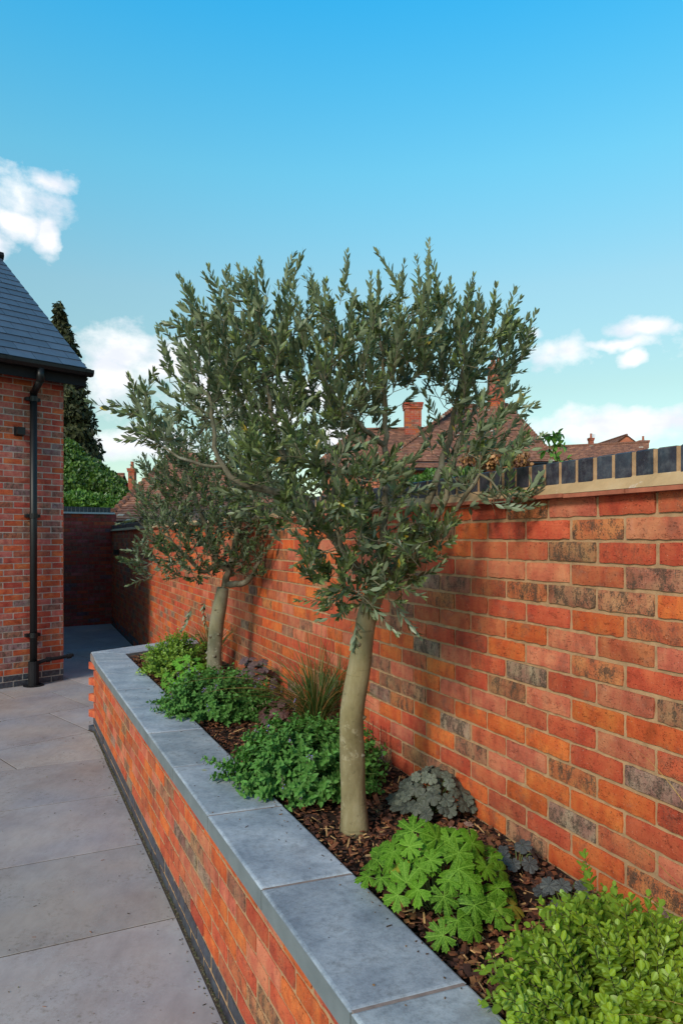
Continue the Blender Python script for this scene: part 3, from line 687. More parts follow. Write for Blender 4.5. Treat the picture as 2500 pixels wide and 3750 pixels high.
# roof
P0 = np.array([(321 - 1250) / F * 8.94, 8.94, EYE + (HY - 1351) / F * 8.94]); SL = 3.80; pa = R(36.5)
upS = mH * math.cos(pa) + UP * math.sin(pa); nS = np.cross(eH, upS)
mb = MB(); tiles(mb, P0 - eH * 5.04, eH, upS, lambda s: (0, 5.04), SL, .215, .315, .006, slate_col, 5)
RG = P0 + upS * SL; upS2 = -mH * math.cos(pa) + UP * math.sin(pa); O2 = RG - upS2 * SL
tiles(mb, O2 - eH * 5.04, eH, upS2, lambda s: (0, 5.04), SL, .215, .315, .006, slate_col, 6)
mb.out('slate_roof', M['slate'], hs)
mb = MB(); a = P0 - nS * .012; b = RG - UP * .015; c = O2 - UP * .012
mb.prism([a - eH * 5.04, b - eH * 5.04, c - eH * 5.04, c - eH * 5.04 - UP * .05, b - eH * 5.04 - UP * .06, a - eH * 5.04 - UP * .05][::1],
         [a, b, c, c - UP * .05, b - UP * .06, a - UP * .05][::1]); mb.out('roof_deck', M['blackmat'], hs)
mb = MB(); mb.tube([RG - eH * 5 + UP * .02, RG + eH * .03 + UP * .02], .075, 8); mb.out('ridge', M['blackmat'], hs)
# gable triangle of brick
gp = HC + UP * ZS; mb = MB(); gl = gp + mH * LD_; gpk = (gp + gl) / 2 + UP * (LD_ / 2 * math.tan(pa)); mb.prism([gp - eH * .2, gl - eH * .2, gpk - eH * .2], [gp, gl, gpk]); mb.out('gable', M['brick'], hs)
# soffit, fascia, gutter
edge = P0 - UP * .035
mb = MB(); mb.box(HC - eH * LF - mH * .24 + UP * (ZS - .002), eH * (LF + .20), mH * .26, UP * .022); mb.out('soffit', M['blackmat'], hs)
mb = MB(); fo = P0 + mH * .045 - UP * .215; mb.box(fo - eH * 5.0, eH * 4.985, mH * .02, UP * .19); 
mb.box(fo - eH * .015 + mH * .0, eH * .02, mH * .28, UP * .19); mb.out('fascia', M['blackmat'], hs)
mb = MB(); gc = P0 - mH * .015 - UP * .055
prof = [(-.062, .035), (-.060, -.005), (-.035, -.042), (.035, -.042), (.055, -.005), (.055, .035), (.047, .035), (.047, -.002), (.03, -.034), (-.03, -.034), (-.052, -.002), (-.054, .035)]
def pr(q, s): return [q + mH * x + UP * y for x, y in prof]
A_, B_ = pr(gc - eH * 5, 0), pr(gc + eH * .055, 0); n = len(prof); mb.add(A_ + B_, [[i, (i + 1) % n, n + (i + 1) % n, n + i] for i in range(n)] + [[n + i for i in range(n)]])
for k in range(5): u = -.02 - k * .95 ; A_, B_ = [[gc + eH * (u + w_) + mH * x * 1.12 + UP * (y * 1.1) for x, y in prof[:6]] for w_ in (-.03, .03)]; mb.add(A_ + B_, [[i, i + 1, 7 + i, 6 + i] for i in range(5)])
mb.out('gutter', M['black'], hs)
# downpipe
uD = None
for i in range(2000):
    q = HC - eH * (i * .001) - mH * .075
    if (q[0] / q[1]) * F + 1250 < 124: break
pD = q.copy(); mb = MB()
zt = ZS - .12
outl = gc - eH * 0 ; s_ = np.dot(pD - gc, eH); ol = gc + eH * (s_ - .01) - UP * .04
mb.tube([ol + UP * .0, ol - UP * .16], .046, 14); mb.tube([ol - UP * .14, (pD[0], pD[1], zt - .13), ], .042, 12)
mb.tube([(pD[0], pD[1], zt - .10), (pD[0], pD[1], .02)], .043, 14)
dpi = mb.out('downpipe', M['black'], hs, smooth=True)
for z in (zt - .2, 2.08, .62):
    m1 = MB(); m1.tube([(pD[0], pD[1], z - .03), (pD[0], pD[1], z + .03)], .050, 14); m1.box(pD + UP * (z - .02) - eH * .085, eH * .17, mH * .07, UP * .04); m1.out('pipe_bracket', M['black'], dpi)
m1 = MB(); m1.tube([(pD[0], pD[1], .003), (pD[0], pD[1], .009)], .12, 18); m1.tube([(pD[0], pD[1], .006), (pD[0], pD[1], .30)], .062, 14, caps=True); m1.out('pipe_shoe', M['blackmat'], dpi)
m1 = MB(); pr_ = [pD + UP * .27 + eH * .03, pD + UP * .30 + eH * .16, pD + UP * .305 + eH * .32, HC - mH * .06 + UP * .31 + eH * .02, HC - mH * .05 + UP * .315 + eH * .10]
m1.tube(pr_, .022, 10); m1.tube([pr_[1] , pr_[1] + eH * .04], .031, 10); m1.tube([pr_[3], pr_[3] + eH * .05], .031, 10); m1.out('waste_pipe', M['blackmat'], hs, smooth=False)
# wall light
qz = EYE + (HY - 993 * K) / F * 8.7
for i in range(3000):
    q = HC - eH * (i * .001)
    if (q[0] / q[1]) * F + 1250 < 43 * K: break
m1 = MB(); m1.box(q - eH * .055 + UP * (qz - .055) - mH * .022, eH * .11, mH * .018, UP * .11); wl = m1.out('wall_light', M['black'], hs)
m1 = MB(); m1.box(q - eH * .045 + UP * (qz - .045) - mH * .105, eH * .09, mH * .08, UP * .09); m1.out('lamp_housing', M['black'], wl)
# yellow bucket round the corner
yb = HC + mH * .55 + eH * .085; m1 = MB(); m1.tube([yb + UP * .30, yb + UP * .58], [.075, .10], 18, caps=False); m1.tube([yb + UP * .302, yb + UP * .304], .074, 18); m1.tube([yb + UP * .565, yb + UP * .585], .106, 18, caps=False)
m1.tube([yb + UP * .004, yb + UP * .30], [.09, .09], 12)
o = m1.out('bucket', M['yellow'], smooth=True); tag(o, 'yellow plastic tub mostly hidden behind the red brick house corner', 'bucket')

# ------------------------------------------------------------------ olive trees
def colonize(trunk, attr, step=.05, infl=.5, kill=.09, iters=90, jitter=.12, seed=1, limbs=()):
    rg = np.random.default_rng(seed); N = [np.array(p) for p in trunk]; par = [-1] + list(range(len(trunk) - 1)); A = attr.copy(); frozen = len(trunk) - 1; fixed = {}
    for pts, r0, r1 in limbs:
        pts = np.array(pts); st = int(np.argmin(np.linalg.norm(np.array(N)[frozen:] - pts[0], axis=1))) + frozen; pts = np.vstack([N[st], pts]); s_ = np.concatenate([[0], np.cumsum(np.linalg.norm(np.diff(pts, axis=0), axis=1))]); n = max(3, int(s_[-1] / .035)); q = np.linspace(0, s_[-1], n)
        P_ = np.stack([np.interp(q, s_, pts[:, i]) for i in range(3)], 1); k = np.array([.25, .5, .25])
        for _ in range(3): P_[1:-1] = (P_[:-2] + 2 * P_[1:-1] + P_[2:]) / 4
        P_[1:-1] += rg.normal(0, .0035, (n - 2, 3)); pr_ = st
        for i in range(1, n): N.append(P_[i]); par.append(pr_); pr_ = len(N) - 1; fixed[pr_] = r0 + (r1 - r0) * i / (n - 1)
    A = A[np.linalg.norm(A[:, None] - np.array(N)[None, frozen:], axis=2).min(1) > kill * .6]
    for it in range(iters):
        if len(A) == 0: break
        NN = np.array(N); d = np.linalg.norm(A[:, None] - NN[None, max(frozen, 0):], axis=2); near = d.argmin(1) + max(frozen, 0); dm = d.min(1)
        use = dm < (infl if it > 6 or limbs else 9)
        if not use.any(): break
        new = {}
        for i in np.unique(near[use]):
            v = A[(near == i) & use] - NN[i]; v /= np.linalg.norm(v, axis=1)[:, None] + 1e-9; g_ = v.mean(0); g_ /= np.linalg.norm(g_) + 1e-9
            g_ = g_ + rg.normal(0, jitter, 3) + np.array([0, 0, .10]); g_ /= np.linalg.norm(g_); q = NN[i] + g_ * step
            if np.min(np.linalg.norm(NN - q, axis=1)) < step * .35: continue
            new[i] = q
        if not new: break
        for i, q in new.items(): N.append(q); par.append(int(i))
        NN = np.array(N); d = np.linalg.norm(A[:, None] - NN[None, -len(new):], axis=2).min(1); A = A[d > kill]
    return np.array(N), np.array(par), fixed
def radii(N, par, tip, e=2.3):
    r = np.zeros(len(N)); 
    for i in range(len(N) - 1, -1, -1):
        if r[i] == 0: r[i] = tip ** e
        if par[i] >= 0: r[par[i]] += r[i]
    return r ** (1 / e)
def branch_mesh(mb, N, par, rad, skip, rmin=0.0, sides=6):
    kids = {}
    for i, p in enumerate(par): kids.setdefault(int(p), []).append(i)
    stack = [(-1, i) for i in kids.get(-1, [])]
    while stack:
        p, i = stack.pop(); chain = ([p] if p >= 0 else []) + [i]
        while kids.get(chain[-1]):
            ks = sorted(kids[chain[-1]], key=lambda k: -rad[k]); stack += [(chain[-1], k) for k in ks[1:]]; chain.append(ks[0])
        pts = [N[k] for k in chain]; rr = [rad[k] for k in chain]
        if p >= 0: rr[0] = min(rr[0], rr[1] * 1.15)
        keep = [k for k in range(len(chain)) if chain[k] >= skip]
        if len(keep) < 2: continue
        s = max(keep[0] - 1, 0); pts, rr = pts[s:], rr[s:]
        if len(pts) >= 2: mb.tube(pts, rr, sides if max(rr) < .012 else 9, caps=False)
def ell(c, r, n, rg):
    v = rg.normal(size=(n, 3)); v /= np.linalg.norm(v, axis=1)[:, None]; v *= rg.uniform(0, 1, (n, 1)) ** (1 / 2.4); return np.asarray(c) + v * np.asarray(r)
OL_T = lance(.165, .14, .06)
def shoots(starts, dirs, lens, leafL, gap, col_lo, col_hi, seed, zlo, zhi, leafw=1.0):
    """leafy olive shoots: opposite pairs along a stalk; returns leaf transforms and stalk polylines"""
    rg = np.random.default_rng(seed); P, Dd, U, S, C = [], [], [], [], []; stalks = []
    for s, d, L in zip(starts, dirs, lens):
        d = d / np.linalg.norm(d); n = max(3, int(L / gap)); side = np.cross(d, rg.normal(size=3)); side /= np.linalg.norm(side); p = np.array(s, float); pts = [p.copy()]; bend = rg.normal(0, .05, 3) + np.array([0, 0, .05])
        tint = rg.uniform(0, 1)
        for k in range(n):
            d = d + bend * .5; d /= np.linalg.norm(d); p = p + d * (L / n); pts.append(p.copy())
            side = side - d * (side @ d); side /= np.linalg.norm(side); other = np.cross(d, side)
            f = (k + 1) / n; ang = R(rg.uniform(26, 52)) * (1 - .45 * f); lf = leafL * rg.uniform(.62, 1.25) * (1.0 - .40 * f ** 3)
            for sg in (1, -1):
                if rg.random() < .06: continue
                ld = d * math.cos(ang) + side * sg * math.sin(ang) + rg.normal(0, .10, 3); P.append(p + side * sg * .001); Dd.append(ld); U.append(d * math.sin(ang) - side * sg * math.cos(ang) + rg.normal(0, .35, 3)); S.append(lf)
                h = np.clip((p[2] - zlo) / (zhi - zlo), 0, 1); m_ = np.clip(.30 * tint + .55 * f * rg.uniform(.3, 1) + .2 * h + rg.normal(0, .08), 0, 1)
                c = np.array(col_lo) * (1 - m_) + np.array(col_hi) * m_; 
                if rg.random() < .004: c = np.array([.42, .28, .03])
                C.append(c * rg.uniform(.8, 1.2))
            side = other
        # terminal pair
        for sg in (1, -1):
            P.append(p); Dd.append(d + side * sg * .25); U.append(-side * sg + rg.normal(0, .2, 3)); S.append(leafL * .62); C.append(np.array(col_hi) * rg.uniform(.85, 1.15))
        stalks.append(pts)
    S = np.array(S); return np.array(P), np.array(Dd), np.array(U), np.stack([S * leafw, S, S], 1), np.array(C), stalks
def wallside(p, m=0.03):                                # inside the wall body?
    D_ = p @ nw; return (D_ > DW - m) & (D_ < DW + .25) & (p[:, 2] < BT + .02) | ((D_ >= DW + .25) & (p[:, 2] < BT - .1))

def olive_tree(loc, label, trunk_pts, trunk_r, blobs_, nat, seed, leafL, gap, tipr, barkm, extra, density=1.0, step=.05, kill=.085, holes=(), upw=.85, limbs=(), clo=(.020, .040, .014), chi=(.195, .232, .070)):
    th = thing('olive_tree', loc, label, 'tree', 'olive trees standing in the planter'); rg = np.random.default_rng(seed)
    tp = np.array(trunk_pts); s = np.concatenate([[0], np.cumsum(np.linalg.norm(np.diff(tp, axis=0), axis=1))]); n = int(s[-1] / .02)
    q = np.linspace(0, s[-1], n)
    def cr(v):  # smooth interpolation
        out = np.interp(q, s, v); k = np.ones(7) / 7; pad = np.concatenate([[2 * out[0] - out[i] for i in (3, 2, 1)], out, [2 * out[-1] - out[-2 - i] for i in range(3)]]); return np.convolve(pad, k, 'valid')
    tt = np.stack([cr(tp[:, i]) for i in range(3)], 1); tr = cr(np.array(trunk_r))
    mb = MB(); mb.tube(tt, list(tr), 22, bump=.13); trk = mb.out('trunk', barkm, th, smooth=True)
    for kk in range(7):
        i_ = int(len(tt) * (.06 + .88 * rg.random())); a_ = rg.uniform(0, 6.28); o_ = np.array([math.cos(a_), -abs(math.sin(a_)), 0]); r_ = tr[i_]; kb = MB(); p_ = tt[i_] + o_ * r_ * .86
        kb.tube([p_, p_ + o_ * r_ * .16, p_ + o_ * r_ * .26 + UP * .002, p_ + o_ * r_ * .20 + UP * .003], [r_ * .30, r_ * .22, r_ * .12, r_ * .03], 9, caps=True); kb.out('knot', M['branch'], trk, smooth=True)
    A = []
    for b in blobs_: A.append(ell(b[0], b[1], int(nat * b[2]), rg))
    A = np.vstack(A); A = A[~wallside(A, .06)]
    for (hx, hy, hr) in holes: # see-through gaps of the real crown
        u = A[:, 0] / A[:, 1] * F + 1250; v = HY - (A[:, 2] - EYE) / A[:, 1] * F; A = A[np.hypot((u / K - hx), (v / K - hy)) > hr]
    sk = tt[::3] if len(tt) > 12 else tt
    if np.linalg.norm(sk[-1] - tt[-1]) > .005: sk = np.vstack([sk, tt[-1]])
    N, par, fixed = colonize(sk, A, step=step, infl=.45, kill=kill, seed=seed, limbs=limbs)
    rad = radii(N, par, tipr, 2.5); nt0 = len(sk); mx = tr[-1] * .82
    rad = np.minimum(rad, mx)
    for i_, r_ in fixed.items(): rad[i_] = r_ * (1 + .10 * mnoise.noise(Vector((*(N[i_] * 9),))))
    free = np.array([i_ not in fixed for i_ in range(len(N))])
    for i_ in range(nt0, len(N)):
        if free[i_]: rad[i_] = min(rad[i_], rad[par[i_]] * .85 if par[i_] in fixed else rad[par[i_]])
    mb = MB(); branch_mesh(mb, N, par, rad, nt0 - 1)
    has = set(par.tolist()); tips = [i for i in range(nt0, len(N)) if i not in has]; thin = [i for i in range(nt0, len(N)) if i in has and rad[i] < tipr * 3.2]
    ctr = A.mean(0); st, di, le = [], [], []
    for i in tips + [k for k in thin if rg.random() < density]:
        for rep in range(2 if i in has and rg.random() < .35 else 1):
            d = N[i] - N[par[i]]; d = d / (np.linalg.norm(d) + 1e-9); o_ = N[i] - ctr; o_ /= np.linalg.norm(o_) + 1e-9
            v = d * .55 + o_ * .35 + np.array([0, 0, upw]) + rg.normal(0, .50, 3)
            st.append(N[i]); di.append(v); le.append(rg.uniform(.06, .17) * leafL / .046)
    for e_ in extra: st.append(np.array(e_[0])); di.append(np.array(e_[1]) - np.array(e_[0])); le.append(np.linalg.norm(np.array(e_[1]) - np.array(e_[0])))
    P, Dd, U, S, C, stalks = shoots(st, di, le, leafL, gap, clo, chi, seed + 1, A[:, 2].min(), A[:, 2].max())
    for pts in stalks: mb.tube(pts, list(np.linspace(.0016, .0006, len(pts)) * leafL / .05), 4, caps=False)
    mb.out('branches', M['branch'], th, smooth=True)
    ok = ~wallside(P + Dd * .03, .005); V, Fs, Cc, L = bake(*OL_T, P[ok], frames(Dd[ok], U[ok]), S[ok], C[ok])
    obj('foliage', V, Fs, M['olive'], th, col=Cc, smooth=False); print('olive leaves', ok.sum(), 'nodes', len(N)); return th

# near tree
z0 = 2.745
tp = [W(813, 1912, z0), W(813, 1860, z0), W(810, 1760, z0), W(805, 1690, z0), W(806, 1635, z0), W(818, 1580, z0), W(829, 1500, z0), W(838, 1430, z0), W(850, 1385, z0), W(868, 1350, z0)]
px = z0 / F * K
tr = [35 * px, 28.5 * px, 27.5 * px, 28 * px, 29.5 * px, 27.5 * px, 25 * px, 23.5 * px, 22 * px, 20 * px]
def LB(pts, r0, r1, pxl): return ([W(*p) for p in pts], r0 * pxl, r1 * pxl)
limA = [LB([(905, 1312, 2.75), (935, 1272, 2.77), (965, 1200, 2.79), (1000, 1110, 2.80), (1030, 1010, 2.82), (1045, 940, 2.83), (1062, 850, 2.85)], 14, 4, px),
        LB([(872, 1300, 2.68), (885, 1200, 2.68), (888, 1060, 2.70), (886, 930, 2.72), (878, 820, 2.74), (872, 770, 2.75)], 11, 3, px),
        LB([(838, 1330, 2.70), (790, 1265, 2.66), (730, 1195, 2.62), (680, 1115, 2.60), (645, 1030, 2.60), (622, 940, 2.60), (608, 850, 2.62), (602, 790, 2.64)], 13, 3, px),
        LB([(700, 1150, 2.60), (640, 1130, 2.55), (575, 1120, 2.5), (521, 1095, 2.48), (492, 1040, 2.46), (492, 965, 2.46), (480, 880, 2.48)], 9, 3, px),
        LB([(500, 1070, 2.47), (440, 1070, 2.44), (380, 1035, 2.42), (350, 1000, 2.42)], 4, 2, px),
        LB([(990, 1262, 2.70), (1040, 1180, 2.62), (1082, 1119, 2.56), (1101, 1088, 2.54)], 6, 4, px), LB([(1130, 1110, 2.52), (1190, 1160, 2.5)], 3, 1.5, px),
        LB([(965, 1245, 2.72), (1010, 1180, 2.74), (1035, 1090, 2.76), (1060, 980, 2.76), (1120, 900, 2.74)], 8, 3, px),
        LB([(840, 990, 2.60), (770, 920, 2.58), (730, 850, 2.58)], 6, 3, px), LB([(800, 1290, 2.55), (770, 1220, 2.48), (760, 1120, 2.45), (790, 1020, 2.45)], 6, 2.5, px)]
def B(xd, yd, Z, rx, ry, rz, w): return (W(xd, yd, Z), (rx * Z / F * K, rz, ry * Z / F * K), w)
blA = [B(590, 815, 2.70, 180, 112, .42, 1.0), B(520, 920, 2.62, 130, 110, .34, .62), B(930, 812, 2.75, 215, 92, .42, 1.0), B(1070, 870, 2.75, 120, 75, .3, .42), B(760, 880, 2.7, 210, 150, .45, .9),
       B(760, 1160, 2.55, 180, 140, .36, .60), B(660, 1090, 2.5, 120, 110, .30, .38), B(1080, 1010, 2.7, 120, 100, .30, .09), B(380, 965, 2.6, 95, 70, .16, .09), B(930, 1260, 2.5, 80, 80, .26, .12),
       B(1130, 1130, 2.6, 110, 70, .16, .07), B(820, 1345, 2.5, 115, 75, .22, .34), B(880, 1290, 2.6, 100, 60, .2, .14), B(1140, 830, 2.7, 80, 70, .2, .12)]
def sh(x0, y0, x1, y1, Z=2.65): return (W(x0, y0, Z), W(x1, y1, Z + .02))
exA = [sh(655, 690, 645, 578), sh(672, 700, 662, 590), sh(780, 700, 808, 572), sh(930, 700, 888, 568), sh(965, 690, 958, 590), sh(985, 690, 976, 548), sh(1010, 700, 1006, 600), sh(575, 730, 570, 622),
       sh(505, 760, 497, 648), sh(1060, 780, 1082, 650), sh(1045, 790, 1050, 672), sh(1100, 800, 1122, 680), sh(1090, 800, 1095, 668), sh(1150, 800, 1172, 678), sh(850, 720, 848, 632), sh(730, 730, 722, 622), sh(395, 850, 368, 762), sh(425, 870, 415, 768),
       sh(1165, 870, 1222, 738), sh(1120, 955, 1225, 930), sh(340, 960, 316, 908), sh(350, 1000, 283, 1022), sh(1210, 1130, 1275, 1050, 2.45), sh(1120, 1150, 1225, 1212, 2.45), sh(800, 1400, 745, 1440, 2.45), sh(905, 1390, 960, 1462, 2.45), sh(818, 1420, 820, 1500, 2.5), sh(940, 1330, 1020, 1325, 2.45), sh(460, 830, 440, 740), sh(1180, 960, 1222, 935)]
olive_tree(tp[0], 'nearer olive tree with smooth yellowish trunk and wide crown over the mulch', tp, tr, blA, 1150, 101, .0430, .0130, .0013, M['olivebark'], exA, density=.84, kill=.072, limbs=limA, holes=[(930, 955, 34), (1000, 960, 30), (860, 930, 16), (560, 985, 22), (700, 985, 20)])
# long bare limb to the right with drooping twigs is carried by the colonised crown
z1 = 5.40; px = z1 / F * K
tp = [W(494, 1585, z1), W(493, 1540, z1), W(492, 1490, z1), W(497, 1440, z1), W(505, 1390, z1), W(512, 1350, z1)]
tr = [19 * px, 17.5 * px, 17 * px, 16.5 * px, 15.5 * px, 14 * px]
limB = [LB([(530, 1300, 5.4), (545, 1230, 5.4), (560, 1150, 5.42), (590, 1060, 5.42)], 9, 4, px), LB([(560, 1345, 5.38), (590, 1310, 5.35), (605, 1250, 5.35)], 8, 4, px),
        LB([(500, 1300, 5.38), (480, 1230, 5.35), (450, 1150, 5.33), (430, 1080, 5.33)], 8, 3, px), LB([(470, 1320, 5.30), (420, 1270, 5.22), (370, 1220, 5.20)], 6, 2.5, px)]
blB = [B(520, 1180, 5.35, 150, 150, .50, 1.0), B(400, 1190, 5.3, 95, 120, .35, .55), B(560, 1060, 5.4, 150, 110, .45, .6), B(430, 1080, 5.3, 110, 90, .4, .4), B(600, 1290, 5.3, 80, 60, .25, .3), B(350, 1290, 5.2, 60, 60, .2, .12), B(440, 1300, 5.2, 70, 50, .25, .22)]
exB = [sh(470, 1380, 455, 1440, 5.1), sh(440, 1390, 432, 1450, 5.1), sh(330, 1330, 295, 1345, 5.1), sh(320, 1190, 275, 1200, 5.1)]
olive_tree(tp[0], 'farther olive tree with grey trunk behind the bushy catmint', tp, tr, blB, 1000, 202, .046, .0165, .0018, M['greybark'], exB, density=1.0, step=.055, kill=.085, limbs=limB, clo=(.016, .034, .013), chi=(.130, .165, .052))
def shmax(): pass

# ------------------------------------------------------------------ planting
def stems_mesh(mb, pts, r0, r1, sides=4): mb.tube(pts, list(np.linspace(r0, r1, len(pts))), sides, caps=False)
def on_coping(p): return (p @ npn) < DI
def leafy_mound(name, label, cat, c, r, nst, tmpl, leafL, gap, clo, chi, mat, stemm, seed, spread=1.0, h0=.02, updir=.6, extra=None, group=None, leafw=1.0, flowers=0, ang=(45, 80), minf=.45, lift=.0):
    """mound of many leafy stems fanning from a crown of roots"""
    rg = np.random.default_rng(seed); th = thing(name, (c[0], c[1], ZM), label, cat, group); mb = MB(); P, Dd, U, S, C = [], [], [], [], []; tips = []
    targets = []
    for i in range(nst):
        a = rg.uniform(0, 2 * math.pi); e = math.asin(rg.uniform(0, 1) ** .8); k = rg.uniform(.86, 1.07) if rg.random() < .75 else rg.uniform(.55, .9)
        k *= 1 + .13 * mnoise.noise(Vector((math.cos(a) * 1.7, math.sin(a) * 1.7, e * 2 + seed)))
        targets.append(np.array([c[0] + math.cos(a) * math.cos(e) * r[0] * k, c[1] + math.sin(a) * math.cos(e) * r[1] * k, ZM + lift + math.sin(e) * r[2] * k + .015]))
    targets += [np.array(t) for t in (extra or [])]
    for T_ in targets:
        D_ = T_ @ nw
        if D_ > DW - .012: T_ = T_ - nw * (D_ - DW + .012)
        if (T_ @ npn) < DI + .01 and T_[2] < ZC + .02: T_[2] = ZC + .02
        root = np.array([c[0] + (T_[0] - c[0]) * .30, c[1] + (T_[1] - c[1]) * .30, ZM]); mid = root * .45 + T_ * .55 + np.array([0, 0, .12 * r[2]]) + rg.normal(0, .01, 3)
        n = 9; pts = [(1 - t) ** 2 * root + 2 * t * (1 - t) * mid + t * t * T_ for t in np.linspace(0, 1, n)]; pts = np.array(pts)
        stems_mesh(mb, pts, .0016, .0008); L = np.linalg.norm(np.diff(pts, axis=0), axis=1).sum(); m = max(3, int(L * (1 - minf) / gap)); side = rg.normal(size=3)
        tint = rg.uniform(0, 1)
        for k in range(m + 1):
            f = minf + (1 - minf) * k / m; x = f * (n - 1); i0 = min(int(x), n - 2); p = pts[i0] + (pts[i0 + 1] - pts[i0]) * (x - i0); d = pts[i0 + 1] - pts[i0]; d /= np.linalg.norm(d)
            side = side - d * (side @ d); side /= np.linalg.norm(side); an = R(rg.uniform(*ang)) * (1 - .35 * (k / m) ** 2); lf = leafL * rg.uniform(.72, 1.15) * (1 - .35 * (k / m) ** 4)
            for sg in (1, -1):
                ld = d * math.cos(an) + side * sg * math.sin(an) + rg.normal(0, .12, 3); u = d * math.sin(an) - side * sg * math.cos(an) + np.array([0, 0, .35]) + rg.normal(0, .25, 3)
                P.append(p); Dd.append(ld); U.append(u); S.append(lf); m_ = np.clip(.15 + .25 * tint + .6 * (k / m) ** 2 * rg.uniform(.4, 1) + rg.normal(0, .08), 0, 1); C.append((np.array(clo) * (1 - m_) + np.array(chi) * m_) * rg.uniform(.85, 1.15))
            side = np.cross(d, side)
        tips.append((pts[-1], d))
    P, Dd, U, S, C = map(np.array, (P, Dd, U, S, C)); q = P + Dd * S[:, None]
    ok = (q @ nw < DW - .004) & (q[:, 2] > ZM - .01) & ~((q @ npn < DI + .004) & (q[:, 2] < ZC + .004))
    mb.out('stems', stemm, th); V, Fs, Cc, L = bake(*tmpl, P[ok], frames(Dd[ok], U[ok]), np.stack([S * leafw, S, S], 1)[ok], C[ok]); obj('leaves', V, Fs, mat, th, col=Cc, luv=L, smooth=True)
    if flowers:
        for i in rg.choice(len(tips), flowers, replace=False):
            fl = MB(); p, d = tips[i]; d = d * .4 + np.array([0, 0, .9]) + rg.normal(0, .15, 3); d /= np.linalg.norm(d); Ls = rg.uniform(.04, .10); fl.tube([p, p + d * Ls], .0008, 4, (.06, .05, .03, 0), caps=False)
            for k in range(14):
                s = rg.uniform(.0015, .0035); o_ = p + d * Ls * rg.uniform(.35, 1.0) + rg.normal(0, .0035, 3); col = (.24, .20, .50, 0) if rg.random() < .35 else (.17, .13, .10, 0)
                fl.add([o_ + np.array(v) * s for v in ((1, 0, 0), (0, 1, 0), (0, 0, 1), (-1, 0, 0), (0, -1, 0), (0, 0, -1))], [[0, 1, 2], [1, 3, 2], [3, 4, 2], [4, 0, 2], [1, 0, 5], [3, 1, 5], [4, 3, 5], [0, 4, 5]], col)
            fl.out('flower_spike', M['bark'], th)
    print(name, ok.sum()); return th
BOX = ovate(.35, .16, .14, ((.15, .45), (.4, .9), (.65, 1.0), (.88, .6)))
MINT = ovate(.36, .18, .25, ((.08, .75), (.2, 1.0), (.26, .9), (.42, .92), (.5, .78), (.64, .72), (.72, .56), (.86, .38)))
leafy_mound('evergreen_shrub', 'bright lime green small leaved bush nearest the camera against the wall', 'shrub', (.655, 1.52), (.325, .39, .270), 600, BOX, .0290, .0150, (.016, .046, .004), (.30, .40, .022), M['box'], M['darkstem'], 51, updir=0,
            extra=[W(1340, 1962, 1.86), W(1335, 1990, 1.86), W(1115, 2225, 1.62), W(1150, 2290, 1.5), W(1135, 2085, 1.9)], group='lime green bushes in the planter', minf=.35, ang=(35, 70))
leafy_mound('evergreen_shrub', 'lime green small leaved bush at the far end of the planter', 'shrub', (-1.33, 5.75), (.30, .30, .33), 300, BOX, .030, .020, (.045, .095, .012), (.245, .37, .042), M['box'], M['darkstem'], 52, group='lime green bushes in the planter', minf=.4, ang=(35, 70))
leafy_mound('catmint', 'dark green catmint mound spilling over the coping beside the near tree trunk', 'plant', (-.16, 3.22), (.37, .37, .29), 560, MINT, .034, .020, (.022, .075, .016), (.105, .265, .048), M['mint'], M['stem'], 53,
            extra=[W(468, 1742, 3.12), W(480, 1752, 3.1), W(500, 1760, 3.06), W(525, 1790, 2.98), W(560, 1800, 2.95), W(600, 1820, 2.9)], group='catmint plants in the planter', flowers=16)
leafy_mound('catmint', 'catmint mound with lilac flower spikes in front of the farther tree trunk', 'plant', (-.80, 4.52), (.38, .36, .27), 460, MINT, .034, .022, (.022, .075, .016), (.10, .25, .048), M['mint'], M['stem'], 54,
            extra=[W(342, 1632, 4.62), W(352, 1625, 4.62), W(372, 1636, 4.5), W(395, 1645, 4.4)], group='catmint plants in the planter', flowers=34)

